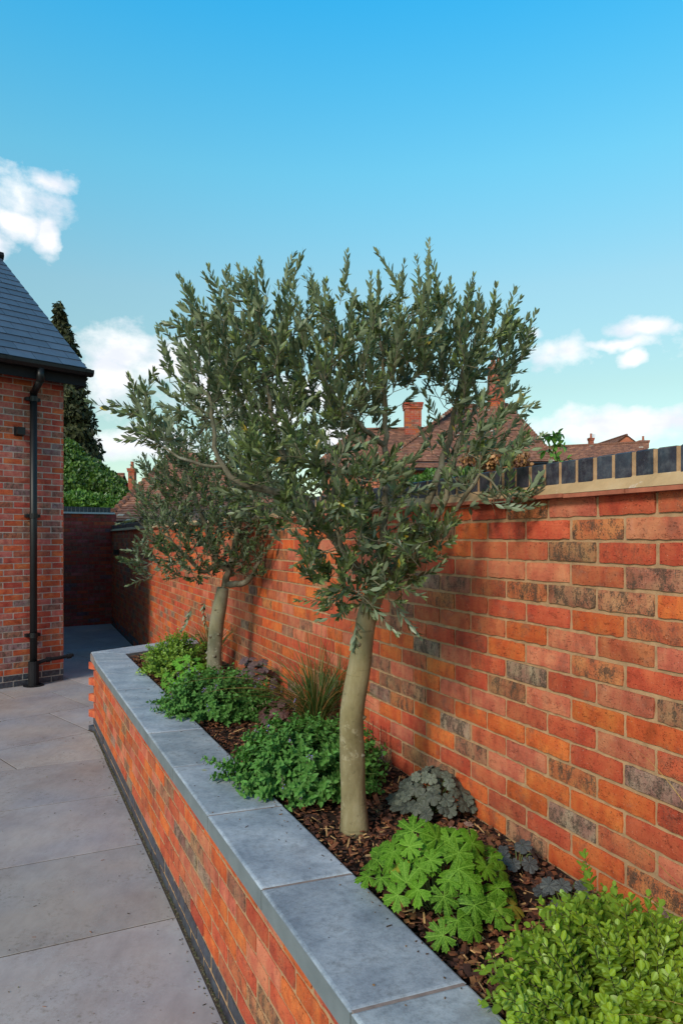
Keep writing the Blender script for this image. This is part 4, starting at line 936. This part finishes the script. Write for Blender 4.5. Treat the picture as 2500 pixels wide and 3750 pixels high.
def rosette(name, label, c, r, h, nl, tmpls, size, clo, chi, mat, seed, group=None, cat='plant', keepout=.02, flat=.55, special=()):
    rg = np.random.default_rng(seed); th = thing(name, (c[0], c[1], ZM), label, cat, group); mb = MB(); sets = [[] for _ in tmpls]
    placed = []
    for i in range(nl * 6):
        if len(placed) >= nl: break
        a = rg.uniform(0, 2 * math.pi); f = rg.uniform(0, 1) ** .55; k = f * r; x, y = c[0] + math.cos(a) * k * 1.0, c[1] + math.sin(a) * k; z = ZM + .025 + h * (1 - (f ** 2.2)) * rg.uniform(.72, 1.05) + .012
        p = np.array([x, y, z]); s = size * rg.uniform(.7, 1.15)
        if any(np.linalg.norm(p - q) < (s + t) * flat for q, t in placed): continue
        if p @ nw > DW - s * .6 or p @ npn < DI - .03: continue
        placed.append((p, s)); out = np.array([math.cos(a), math.sin(a), 0]) * (.25 + .75 * f); nrm = out * .75 + np.array([0, 0, 1.0]) + rg.normal(0, .34, 3) + np.array([-.12, -.45, 0]); nrm /= np.linalg.norm(nrm)
        d = out + rg.normal(0, .45, 3); d -= nrm * (d @ nrm); d /= np.linalg.norm(d)
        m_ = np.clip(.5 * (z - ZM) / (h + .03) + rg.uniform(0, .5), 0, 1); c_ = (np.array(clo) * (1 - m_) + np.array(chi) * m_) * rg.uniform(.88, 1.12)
        if special and rg.random() < special[0]: c_ = np.array(special[1])
        sets[rg.integers(len(tmpls))].append((p, d, nrm, s, c_)); root = np.array([c[0] + (x - c[0]) * .2, c[1] + (y - c[1]) * .2, ZM]); md = (root + p) / 2 + np.array([0, 0, .02])
        stems_mesh(mb, [root, md, p], .0018, .0012, 5)
    mb.out('leaf_stalks', M['stem'], th); VV, FF, CC, LL = [], [], [], []; n0 = 0
    for tm, S_ in zip(tmpls, sets):
        if not S_: continue
        P = np.array([s[0] for s in S_]); Dd = np.array([s[1] for s in S_]); Nn = np.array([s[2] for s in S_]); V, Fs, Cc, L = bake(*tm, P, frames(Dd, Nn), np.array([s[3] for s in S_]), np.array([s[4] for s in S_]))
        VV.append(V); CC.append(Cc); LL.append(L); FF += [[i + n0 for i in f] for f in Fs]; n0 += len(V)
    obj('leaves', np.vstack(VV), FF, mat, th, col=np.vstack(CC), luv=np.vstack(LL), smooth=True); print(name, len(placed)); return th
GER = [palmate(5, .50, 4, 318, .22, .04, 1), palmate(5, .54, 4, 305, .34, .05, 2), palmate(7, .40, 3, 325, .12, .04, 3)]
HEU = [palmate(6, .10, 3, 350, .18, .10, 4, 4, .96), palmate(5, .14, 3, 345, .30, .12, 5, 4, .96), palmate(7, .08, 3, 350, .10, .10, 6, 4, .97)]
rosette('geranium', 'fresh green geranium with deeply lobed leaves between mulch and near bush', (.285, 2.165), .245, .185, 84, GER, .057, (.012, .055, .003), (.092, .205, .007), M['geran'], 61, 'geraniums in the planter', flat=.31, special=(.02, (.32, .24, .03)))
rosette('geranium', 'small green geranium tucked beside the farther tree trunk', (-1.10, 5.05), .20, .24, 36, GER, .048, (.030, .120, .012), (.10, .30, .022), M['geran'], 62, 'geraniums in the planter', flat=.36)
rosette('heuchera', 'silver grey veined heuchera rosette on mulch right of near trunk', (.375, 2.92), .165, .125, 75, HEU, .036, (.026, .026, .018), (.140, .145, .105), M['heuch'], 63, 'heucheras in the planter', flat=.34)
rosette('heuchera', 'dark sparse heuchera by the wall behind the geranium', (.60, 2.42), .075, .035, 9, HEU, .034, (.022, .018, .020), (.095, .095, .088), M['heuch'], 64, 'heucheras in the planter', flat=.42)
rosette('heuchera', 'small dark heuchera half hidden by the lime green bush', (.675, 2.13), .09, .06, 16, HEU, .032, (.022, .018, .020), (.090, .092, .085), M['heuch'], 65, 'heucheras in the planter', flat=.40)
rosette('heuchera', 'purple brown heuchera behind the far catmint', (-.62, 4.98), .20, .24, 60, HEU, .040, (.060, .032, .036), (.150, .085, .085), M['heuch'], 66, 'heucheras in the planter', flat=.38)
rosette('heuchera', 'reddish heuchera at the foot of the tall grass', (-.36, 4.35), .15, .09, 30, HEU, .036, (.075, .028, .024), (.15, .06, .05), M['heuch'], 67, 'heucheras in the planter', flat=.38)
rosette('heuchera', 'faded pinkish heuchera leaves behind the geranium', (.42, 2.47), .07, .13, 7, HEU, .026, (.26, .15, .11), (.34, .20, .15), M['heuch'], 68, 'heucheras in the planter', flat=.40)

def blade_mesh(curves, wid, cols, rg):
    V, Fs, C = [], [], []
    for pts, w, c in zip(curves, wid, cols):
        pts = np.array(pts); T = np.gradient(pts, axis=0); T /= np.linalg.norm(T, axis=1)[:, None] + 1e-9; s = np.cross(T, rg.normal(size=3) * .3 + np.array([0, 0, 1])); s /= np.linalg.norm(s, axis=1)[:, None] + 1e-9; n = len(pts); b = len(V)
        for i in range(n):
            k = w * (1 - (i / (n - 1)) ** 2.2) + .0002; nz = np.cross(s[i], T[i]) * k * .35
            V += [pts[i] - s[i] * k + nz, pts[i], pts[i] + s[i] * k + nz]; C += [c] * 3
        for i in range(n - 1): q = b + 3 * i; Fs += [[q, q + 1, q + 4, q + 3], [q + 1, q + 2, q + 5, q + 4]]
    return V, Fs, C
def grass(name, label, c, n, L, lean, seed, cols, group=None, base=.05, w=.0022, heads=0):
    rg = np.random.default_rng(seed); th = thing(name, (c[0], c[1], ZM), label, 'grass plant', group); cu, wi, co = [], [], []; hb = MB()
    for i in range(n):
        a = rg.uniform(0, 2 * math.pi); h = L * rg.uniform(.55, 1.1); ln = min(abs(rg.normal(lean, lean * .5)), .95); dirv = np.array([math.cos(a), math.sin(a), 0]); p = np.array([c[0], c[1], ZM]) + dirv * rg.uniform(0, base); pts = []
        for t in np.linspace(0, 1, 9): pts.append(p + dirv * ln * h * t ** 1.8 * 1.1 + UP * h * (t - ln * .55 * t ** 2.6))
        pts = np.array(pts); dd = pts @ nw; ov = dd > DW - .008; pts[ov] -= nw * (dd[ov] - DW + .008)[:, None]; cu.append(pts); wi.append(w * rg.uniform(.6, 1.2)); co.append(np.array(cols[rg.choice(len(cols), p=[.55, .25, .2])]) * rg.uniform(.8, 1.2))
        if i < heads:
            for k in range(10): o_ = pts[-1] + (pts[-2] - pts[-1]) * k * .12 + rg.normal(0, .002, 3); hb.tube([o_, o_ + rg.normal(0, .006, 3) + UP * .004], .0012, 4, (.30, .22, .12, 0), caps=False)
    V, Fs, C = blade_mesh(cu, wi, co, rg); obj('blades', V, Fs, M['grass'], th, col=C, smooth=True)
    if heads: hb.out('seed_heads', M['bark'], th)
    return th
gcols = [(.050, .095, .022), (.10, .13, .035), (.30, .16, .055)]
grass('ornamental_grass', 'arching tan and green grass clump between the two trees', (-.15, 4.05), 340, .68, .78, 71, gcols, 'ornamental grasses in the planter', heads=8, w=.0028)
grass('ornamental_grass', 'grass clump behind the farther olive trunk at the wall', (-1.10, 6.05), 200, .56, .45, 72, gcols, 'ornamental grasses in the planter', w=.003)
# grass plant past the lower right corner, its straw blades reaching in
rg = np.random.default_rng(73); gp_ = np.array([.93, 1.16, ZM]); th = thing('ornamental_grass', gp_, 'straw coloured grass blades arching in over the near lime bush', 'grass plant', 'ornamental grasses in the planter')
ends = [W(1425, 2352, 1.25), W(1470, 2300, 1.3), W(1390, 2335, 1.22), W(1460, 1722, 2.0), W(1380, 1885, 1.9), W(1530, 2265, 1.28), W(1545, 2190, 1.4), W(1500, 2390, 1.2)]
cu, wi, co = [], [], []
for e_ in ends:
    e_ = np.array(e_); e_ -= nw * max(0, e_ @ nw - DW + .02); m_ = (gp_ + e_) / 2 + UP * .17 + (e_ - gp_) * .12; cu.append([(1 - t) ** 2 * gp_ + 2 * t * (1 - t) * m_ + t * t * e_ for t in np.linspace(0, 1, 14)]); wi.append(.0016); co.append(np.array([.42, .26, .07]) * rg.uniform(.7, 1.1))
for i in range(60):
    a = rg.uniform(0, 6.28); dirv = np.array([math.cos(a), math.sin(a), 0]); h = rg.uniform(.2, .38); pts = np.array([gp_ + dirv * h * .5 * t ** 1.8 + UP * h * (t - .35 * t ** 2.6) for t in np.linspace(0, 1, 8)]); dd = pts @ nw; ov = dd > DW - .01; pts[ov] -= nw * (dd[ov] - DW + .01)[:, None]
    cu.append(pts); wi.append(.002); co.append(np.array([.05, .10, .03]) * rg.uniform(.7, 1.2))
V, Fs, C = blade_mesh(cu, wi, co, rg); obj('blades', V, Fs, M['grass'], th, col=C, smooth=True)
# red astilbe-like plume beside the trunk
c = np.array([.17, 3.55, ZM]); th = thing('flower_plume', c, 'dry rust red flower plumes standing between near trunk and wall', 'plant'); mb = MB(); rg = np.random.default_rng(75)
for i in range(5):
    q = c + np.array([rg.uniform(-.05, .05), rg.uniform(-.05, .05), 0]); h = rg.uniform(.13, .22); mb.tube([q, q + UP * h], .0012, 4, (.2, .06, .03, 0), caps=False)
    for k in range(90): t = rg.uniform(.35, 1); o_ = q + UP * h * t; v = rg.normal(0, 1, 3); v[2] = abs(v[2]); mb.tube([o_, o_ + v * .009 * (1.25 - t)], .0012, 3, (.26, .055, .03, 0), caps=False)
mb.out('plumes', M['bark'], th)
# fallen leaves on coping and mulch
for (xd, yd, a, cl_, Ll, lb) in ((462, 1769, .1, (.42, .40, .16), .030, 'pale yellow fallen leaf lying on the stone coping'), (1218, 1973, .3, (.55, .30, .02), .028, 'bright yellow fallen leaf on mulch by the dark heuchera'), (832, 1968, .2, (.42, .26, .12), .075, 'long tan bark sliver on mulch beside the coping')):
    zz = ZC + .003 if yd < 1900 else ZM + .012; Z = F * (EYE - zz) / (yd * K - HY); p = W(xd, yd, Z)
    V, Fs, Cc, L = bake(*lance(.16, .25, .1), p[None], frames(np.array([[math.cos(a), math.sin(a), .05]]), np.array([[0, 0, 1.0]])), np.array([Ll]), np.array([cl_])); o = obj('fallen_leaf' if Ll < .05 else 'bark_sliver', V, Fs, M['grass'], col=Cc, luv=L); tag(o, lb, 'leaf' if Ll < .05 else 'bark')

# ------------------------------------------------------------------ beyond the walls
def leafcloud(name, label, cat, base, blobs_, n, tm, size, clo, chi, mat, seed, trunk=None, droop=0.0, group=None, shell=.75, partname='crown', jitterup=.6):
    rg = np.random.default_rng(seed); th = thing(name, base, label, cat, group); P, Nn, C = [], [], []; tot = sum(b[2] for b in blobs_)
    for c_, r_, w in blobs_:
        m = int(n * w / tot); v = rg.normal(size=(m, 3)); v /= np.linalg.norm(v, axis=1)[:, None]; k = 1 - abs(rg.normal(0, 1 - shell, m)); k = np.clip(k, .1, 1.05)
        bumpy = np.array([1 + .22 * mnoise.noise(Vector((*(q * 2.6 + seed),))) + .12 * mnoise.noise(Vector((*(q * 6.5 + seed),))) for q in v]); p = np.asarray(c_) + v * (k * bumpy)[:, None] * np.asarray(r_); P.append(p); Nn.append(v); C.append(np.clip(.45 + .9 * np.array([mnoise.noise(Vector((*(q * (3.0 / np.mean(r_))),))) for q in p]) + rg.normal(0, .15, m), 0, 1))
    P = np.vstack(P); Nn = np.vstack(Nn); C = np.concatenate(C)[:, None]; col = (np.array(clo) * (1 - C) + np.array(chi) * C) * rg.uniform(.8, 1.2, (len(P), 1))
    d = Nn * .5 + rg.normal(0, .6, (len(P), 3)); d[:, 2] += jitterup if not droop else -droop; up = Nn + rg.normal(0, .4, (len(P), 3)); S = size * rg.uniform(.6, 1.3, len(P))
    V, Fs, Cc, L = bake(*tm, P, frames(d, up), S, col); obj(partname, V, Fs, mat, th, col=Cc, smooth=False)
    if trunk: mb = MB(); mb.tube(trunk[0], trunk[1], 9); mb.out('trunk', M['greybark'], th)
    return th
SPRAY = ovate(.22, .1, .3)
def cbl(xd, yd, Z, rx, ry, w, rz=None): k = Z * K / F; return (W(xd, yd, Z), (rx * k, rz or rx * k, ry * k), w)
Zc = 27.0; bl = []
for i in range(26):
    f = i / 25; y = 712 + (1085 - 712) * f; half = 5 + 72 * min(1, (f * 1.15)) ** .85; cx = 140 + 14 * f
    for s in (-1, 0, 1): bl.append(cbl(cx + s * half * .42 + random.uniform(-6, 6), y + random.uniform(-4, 4), Zc + random.uniform(-.3, .3), half * .58 + 3, 20, .4 + half / 40))
bt = W(150, 1180, Zc); leafcloud('conifer_tree', 'tall dark drooping conifer rising behind the house gutter', 'tree', (bt[0], bt[1], 0), bl, 30000, SPRAY, .19, (.010, .014, .006), (.060, .062, .020), M['conif'], 81, trunk=([(bt[0], bt[1], 0), W(138, 730, Zc)], [.3, .04]), droop=.9, shell=.6)
MAP = ovate(.35, .2, .2)
bt = W(190, 1180, 22); leafcloud('leafy_tree', 'mid green leafy tree below the conifer behind the back wall', 'tree', (bt[0], bt[1], 0), [cbl(160, 1075, 22, 50, 45, 1), cbl(200, 1100, 22, 55, 45, 1.2), cbl(240, 1120, 21.5, 45, 35, .8), cbl(170, 1120, 21.5, 60, 40, .8), cbl(150, 1040, 22, 35, 30, .5), cbl(275, 1150, 21, 30, 30, .5)], 24000, MAP, .095, (.024, .052, .010), (.120, .20, .035), M['hedge'], 82, trunk=([(bt[0], bt[1], 0), W(190, 1110, 22)], [.2, .1]), shell=.7)
bt = W(195, 1180, 17.5); leafcloud('laurel_hedge', 'bright green laurel hedge just above the back wall coping', 'hedge', (bt[0], bt[1], 0), [cbl(150, 1160, 17.5, 40, 26, 1), cbl(190, 1158, 17.5, 40, 26, 1), cbl(225, 1162, 17.5, 34, 24, .8), cbl(262, 1185, 17.3, 24, 34, .5), cbl(110, 1155, 17.5, 40, 30, .6)], 7500, ovate(.2, .3, .15), .115, (.045, .10, .018), (.15, .27, .045), M['hedge'], 83, shell=.7)

def hip_roof(name, label, corners, z_e, ridge, gauge, width, walls=True, wallmat=None, extra=None, seed=0, cat='house', overhang=.25):
    """corners: eave corners CCW from above (xy); ridge: two xyz points (for edges 0-1 and 2-3 being the long ones)"""
    C = [np.array([*c, z_e]) for c in corners]; r0, r1 = map(np.array, ridge); ctr = sum(C) / 4
    th = thing(name, (ctr[0], ctr[1], 0), label, cat); mb = MB(); base = MB()
    for k, (a, b, rl, rr) in enumerate(((C[0], C[1], r0, r1), (C[1], C[2], r1, r1), (C[2], C[3], r1, r0), (C[3], C[0], r0, r0))):
        ax = b - a; L = np.linalg.norm(ax); ax = ax / L; m = (rl + rr) / 2 - a; m = m - ax * (m @ ax); S = np.linalg.norm(m); up = m / S
        al, ar = (rl - a) @ ax, (rr - a) @ ax
        tiles(mb, a, ax, up, lambda s, al=al, ar=ar, L=L, S=S: (al * s / S, L + (ar - L) * s / S), S, gauge, width, .014, tile_col, seed + k)
        base.add([a, b, rr, rl] if np.linalg.norm(rl - rr) > .01 else [a, b, rl], [[0, 1, 2, 3] if np.linalg.norm(rl - rr) > .01 else [0, 1, 2]])
        # hip bonnets
        n = int(np.linalg.norm(rl - a) / .16)
        for i in range(n):
            p = a + (rl - a) * i / n; q = a + (rl - a) * (i + 1) / n; mb.tube([p + UP * .045, q + UP * .01], [.075, .05], 6, tile_col(random))
    mb.tube([r0 + UP * .02, r1 + UP * .02], .09, 6, (.17, .075, .05, 0))
    mb.out('roof', M['tile'], th); base.out('roof_deck', M['blackmat'], th)
    if walls:
        ins = [c + (ctr - c) / np.linalg.norm(ctr - c) * overhang * 1.4 for c in C]; w_ = MB(); w_.prism([np.array([p[0], p[1], 0]) for p in ins], [np.array([p[0], p[1], z_e - .02]) for p in ins]); w_.out('wall', wallmat or M['paint_red'], th)
        g_ = MB()
        for k in range(4): g_.tube([C[k] - UP * .06, C[(k + 1) % 4] - UP * .06], .055, 8)
        g_.out('gutter', M['black'], th)
    return th
def brick_stack(name, parent, p, w, d, z0, z1, pots=0, face=eH, potr=.1, coll=True):
    """chimney: shaft with projecting head courses and pots"""
    ax = np.array([1.0, 0, 0]); ay = np.array([0, 1.0, 0]); mb = MB(); p = np.array([p[0], p[1], 0.0]); o_ = p - ax * w / 2 - ay * d / 2; hh = z1 - z0; r = random.Random(int(w * 1000)); nz = int(hh / .075)
    for k in range(nz):
        g_ = .0
        if coll and k >= nz - 3: g_ = .035 * (1 + (k - nz + 3) * .4)
        u = -(.1 if k % 2 else 0)
        while u < w + 2 * g_:
            a, b = max(u, 0), min(u + .215, w + 2 * g_); u += .225
            if b - a > .01: c = brick_color(r, .2); mb.box(o_ - ax * g_ - ay * g_ + ax * a + UP * (z0 + k * .075), ax * (b - a), ay * (d + 2 * g_), UP * .066, (c[0] * .75, c[1] * .8, c[2], c[3]))
    mb.out(name, M['brick'], parent); m2 = MB(); m2.box(o_ + ax * .008 + ay * .008 + UP * z0, ax * (w - .016), ay * (d - .016), UP * (nz * .075 - .004)); m2.out('chimney_mortar', M['mortar_grey'], parent)
    for i in range(pots):
        q = p + ax * ((i + .5) / pots - .5) * w * .8 + UP * z1; m2 = MB(); m2.tube([q - UP * .02, q + UP * .28, q + UP * .30, q + UP * .34], [potr, potr * .8, potr * .95, potr * .95], 10, (.35, .12, .06, 0)); m2.out('chimney_pot', M['creasing'], parent)
# big hipped tile roof behind the wall
zA = 24.0
def rp(xf, yf, Z): return W(xf / K, yf / K, Z)
E_r = rp(2040, 1690, 22.0); zE = E_r[2]
h1 = hip_roof('cottage', 'brown clay tiled cottage roof with hipped end behind the brick wall', [(E_r[0] - 5.4, 22.0), (E_r[0], 22.0), (E_r[0] + .9, 29.5), (E_r[0] - 4.5, 29.5)], zE, [rp(1672, 1490, 25.3), rp(1858, 1486, 25.6)], .105, .17, seed=1)
q = rp(1815, 1480, 25.5); brick_stack('chimney', h1, (q[0], q[1]), .52, .5, q[2] - .5, rp(1815, 1345, 25.5)[2], pots=2)
Ew = rp(1150, 1712, 21.5)
h2 = hip_roof('cottage', 'lower wing with red brown tiles and square brick chimney seen through the crown', [(Ew[0], 21.6), (Ew[0] + 5.2, 21.6), (Ew[0] + 5.6, 28.0), (Ew[0] + .5, 28.0)], Ew[2], [rp(1300, 1578, 24.8), rp(1560, 1574, 24.8)], .105, .17, seed=11)
q = rp(1510, 1575, 24.6); brick_stack('chimney', h2, (q[0], q[1]), .56, .5, q[2] - .5, rp(1510, 1470, 24.6)[2])
# outbuilding by the wall end
c0_ = rp(384, 1911, 15.6); ap = rp(640, 1656, 18.0); ap2 = ap + np.array([.25, -.057, 0])
hip_roof('outbuilding', 'low building with brown hipped tile roof behind the wall end and farther tree', [(c0_[0], 15.6), (c0_[0] + 4.4, 14.6), (c0_[0] + 5.6, 20.4), (c0_[0] + 1.2, 21.4)], c0_[2], [ap, ap2], .10, .165, seed=21)
# far left chimney and gable
def gable_house(name, label, P_l, P_r, depth, z_e, z_r, chim, seed, wallm, tilec=True, cat='house'):
    a, b = np.array(P_l), np.array(P_r); ax = (b - a) / np.linalg.norm(b - a); ay = np.array([-ax[1], ax[0], 0]); L = np.linalg.norm(b - a); th = thing(name, (a + b) / 2 * np.array([1, 1, 0]), label, cat)
    w_ = MB(); base = [a, b, b + ay * depth, a + ay * depth]; w_.prism([p * np.array([1, 1, 0]) for p in base], [np.array([p[0], p[1], z_e]) for p in base])
    for e_ in (a, b): p1, p2 = np.array([*e_[:2], z_e]), np.array([*(e_ + ay * depth)[:2], z_e]); m_ = (p1 + p2) / 2; m_[2] = z_r; dx = ax * (.1 if e_ is a else -.1); w_.prism([p1, p2, m_], [p1 + dx, p2 + dx, m_ + dx])
    w_.out('wall', wallm, th); mb = MB(); hh = z_r - z_e; S = math.hypot(depth / 2, hh) + .25
    for sgn, e0 in ((1, a), (-1, a + ay * depth)):
        up = ay * sgn * (depth / 2) + UP * hh; up /= np.linalg.norm(up); O = np.array([*e0[:2], z_e]) - up * .25 - ax * .15; tiles(mb, O, ax, up, lambda s: (0, L + .3), S, .16, .24, .016, tile_col, seed)
        mb.add([O, O + ax * (L + .3), O + ax * (L + .3) + up * S, O + up * S], [[0, 1, 2, 3]], (.1, .05, .04, 0))
    mb.tube([np.array([*(a + ay * depth / 2)[:2], z_r + .02]) - ax * .15, np.array([*(b + ay * depth / 2)[:2], z_r + .02]) + ax * .15], .1, 6, (.17, .075, .05, 0)); mb.out('roof', M['tile'], th)
    for (p, w, d, z0_, z1_, pots) in chim: brick_stack('chimney', th, p, w, d, z0_, z1_, pots)
    return th
q1, q2 = rp(330, 1800, 40), rp(446, 1800, 40); qc = rp(461, 1767, 38)
gable_house('brick_house', 'far dark roofed house with slim orange chimney left of the trees', (q1[0] - 2, 40, 0), (q2[0] - .9, 40, 0), 6, rp(400, 1800, 40)[2] - .9, rp(380, 1738, 43)[2], [((qc[0], 39.2), .34, .45, qc[2] - 1.9, rp(461, 1705, 38)[2], 1)], 31, M['paint_red'])
q1, q2 = rp(1985, 1700, 44), rp(2395, 1700, 40)
zr = rp(2200, 1634, 45)[2]
th = gable_house('terraced_house', 'long low mottled red tile roof far beyond the right end of the wall', (q1[0] - 3, 44, 0), (q2[0] - .25, 40.6, 0), 6, rp(2200, 1712, 42)[2], zr, [], 32, M['paint_red'])
qb = rp(2290, 1640, 62); 
gable_house('brick_house', 'distant orange gable end above the long red tile roof', (qb[0] + 1.05, 62, 0), (qb[0] + 1.05 - .35, 70, 0), 2.1, rp(2290, 1626, 62)[2], rp(2290, 1594, 62)[2], [((rp(2362, 1625, 60)[0], 60.5), .75, .6, rp(2350, 1640, 60)[2], rp(2350, 1609, 60)[2], 1)], 33, M['paint_red'])
qd = rp(2162, 1640, 58); th = thing('chimney_stack', (qd[0], 58, 0), 'slim distant orange chimney with aerial above the long red roof', 'chimney'); brick_stack('shaft', th, (qd[0], 58), .34, .4, 3.0, rp(2162, 1603, 58)[2], pots=1, potr=.09)
m1 = MB(); z_ = rp(2162, 1603, 58)[2]; m1.tube([(qd[0] + .15, 58, z_ - .3), (qd[0] + .15, 58, z_ + .35)], .012, 5); [m1.tube([(qd[0] - .05, 58, z_ + .1 + k * .08), (qd[0] + .35, 58, z_ + .1 + k * .08)], .008, 4) for k in range(3)]; m1.out('aerial', M['black'], th)

# climber, russet shrub and green top growth just beyond the wall
def wb(xf, yf, D_):                                    # point at a given distance beyond the wall line
    u = (xf - 1250) / F; Z = D_ / (u * math.cos(TW) + math.sin(TW)); return W(xf / K, yf / K, Z)
th = thing('climbing_plant', np.array([*wb(2050, 1700, DW + .35)[:2], 0]), 'young green climber with drooping leaf shoots peeping over the wall top', 'plant')
mb = MB(); P, Dd, Nn, S, C = [], [], [], [], []; rg = np.random.default_rng(91)
paths = [[(2052, 1760), (2040, 1690), (2028, 1640), (2022, 1600), (2035, 1585), (2060, 1592)], [(2040, 1690), (2010, 1645), (1990, 1655)], [(2035, 1640), (2050, 1625), (2075, 1640)], [(2040, 1700), (2075, 1680), (2095, 1690)], [(2022, 1600), (2000, 1590), (1985, 1612)], [(2045, 1740), (2015, 1715), (2000, 1725)]]
for pa_ in paths:
    pts = [wb(x, y, DW + .35) for x, y in pa_]; mb.tube(pts, .0022, 5, caps=False)
    pts = np.array(pts)
    for i in range(len(pts) - 1):
        for t in np.linspace(0, 1, 4)[:-1]:
            p = pts[i] + (pts[i + 1] - pts[i]) * t
            for k in range(2): P.append(p); d = rg.normal(0, .7, 3); d[2] -= .5; Dd.append(d); Nn.append(rg.normal(0, .5, 3) + np.array([0, -.5, .8])); S.append(rg.uniform(.022, .042)); C.append(np.array([.14, .28, .045]) * rg.uniform(.7, 1.4))
for k in range(60): p = wb(rg.uniform(2000, 2100), rg.uniform(1715, 1790), DW + .35 + rg.uniform(-.05, .1)); P.append(p); Dd.append(rg.normal(0, 1, 3)); Nn.append(rg.normal(0, .5, 3) + np.array([0, -.5, .8])); S.append(rg.uniform(.03, .05)); C.append(np.array([.12, .25, .04]) * rg.uniform(.7, 1.4))
mb.out('stems', M['darkstem'], th); V, Fs, Cc, L = bake(*ovate(.3, .3, .3), np.array(P), frames(np.array(Dd), np.array(Nn)), np.array(S), np.array(C)); obj('leaves', V, Fs, M['hedge'], th, col=Cc)
def wblob(xf, yf, D_, rx, ry, w): p = wb(xf, yf, D_); k = p[1] / F; return (p, (rx * k, rx * k * .7, ry * k), w)
b_ = wb(1800, 1700, DW + 1.6); leafcloud('russet_shrub', 'rusty orange and plum leaved shrub showing above the blue brick coping', 'shrub', (b_[0], b_[1], 0), [wblob(1745, 1690, DW + 1.7, 60, 30, 1), wblob(1830, 1680, DW + 1.7, 70, 38, 1.3), wblob(1900, 1690, DW + 1.7, 40, 28, .5)], 2600, MAP, .030, (.09, .03, .03), (.60, .30, .12), M['hedge'], 92)
b_ = wb(1640, 1760, DW + 1.2); leafcloud('green_shrub', 'green creeper mass behind the wall among the olive limbs', 'shrub', (b_[0], b_[1], 0), [wblob(1620, 1755, DW + 1.2, 80, 35, 1), wblob(1540, 1775, DW + 1.2, 70, 30, .8), wblob(1700, 1745, DW + 1.2, 60, 25, .6)], 2400, MAP, .035, (.03, .07, .015), (.10, .19, .03), M['hedge'], 93)
for o in list(sc.objects):
    if 'base' in o: del o['base']
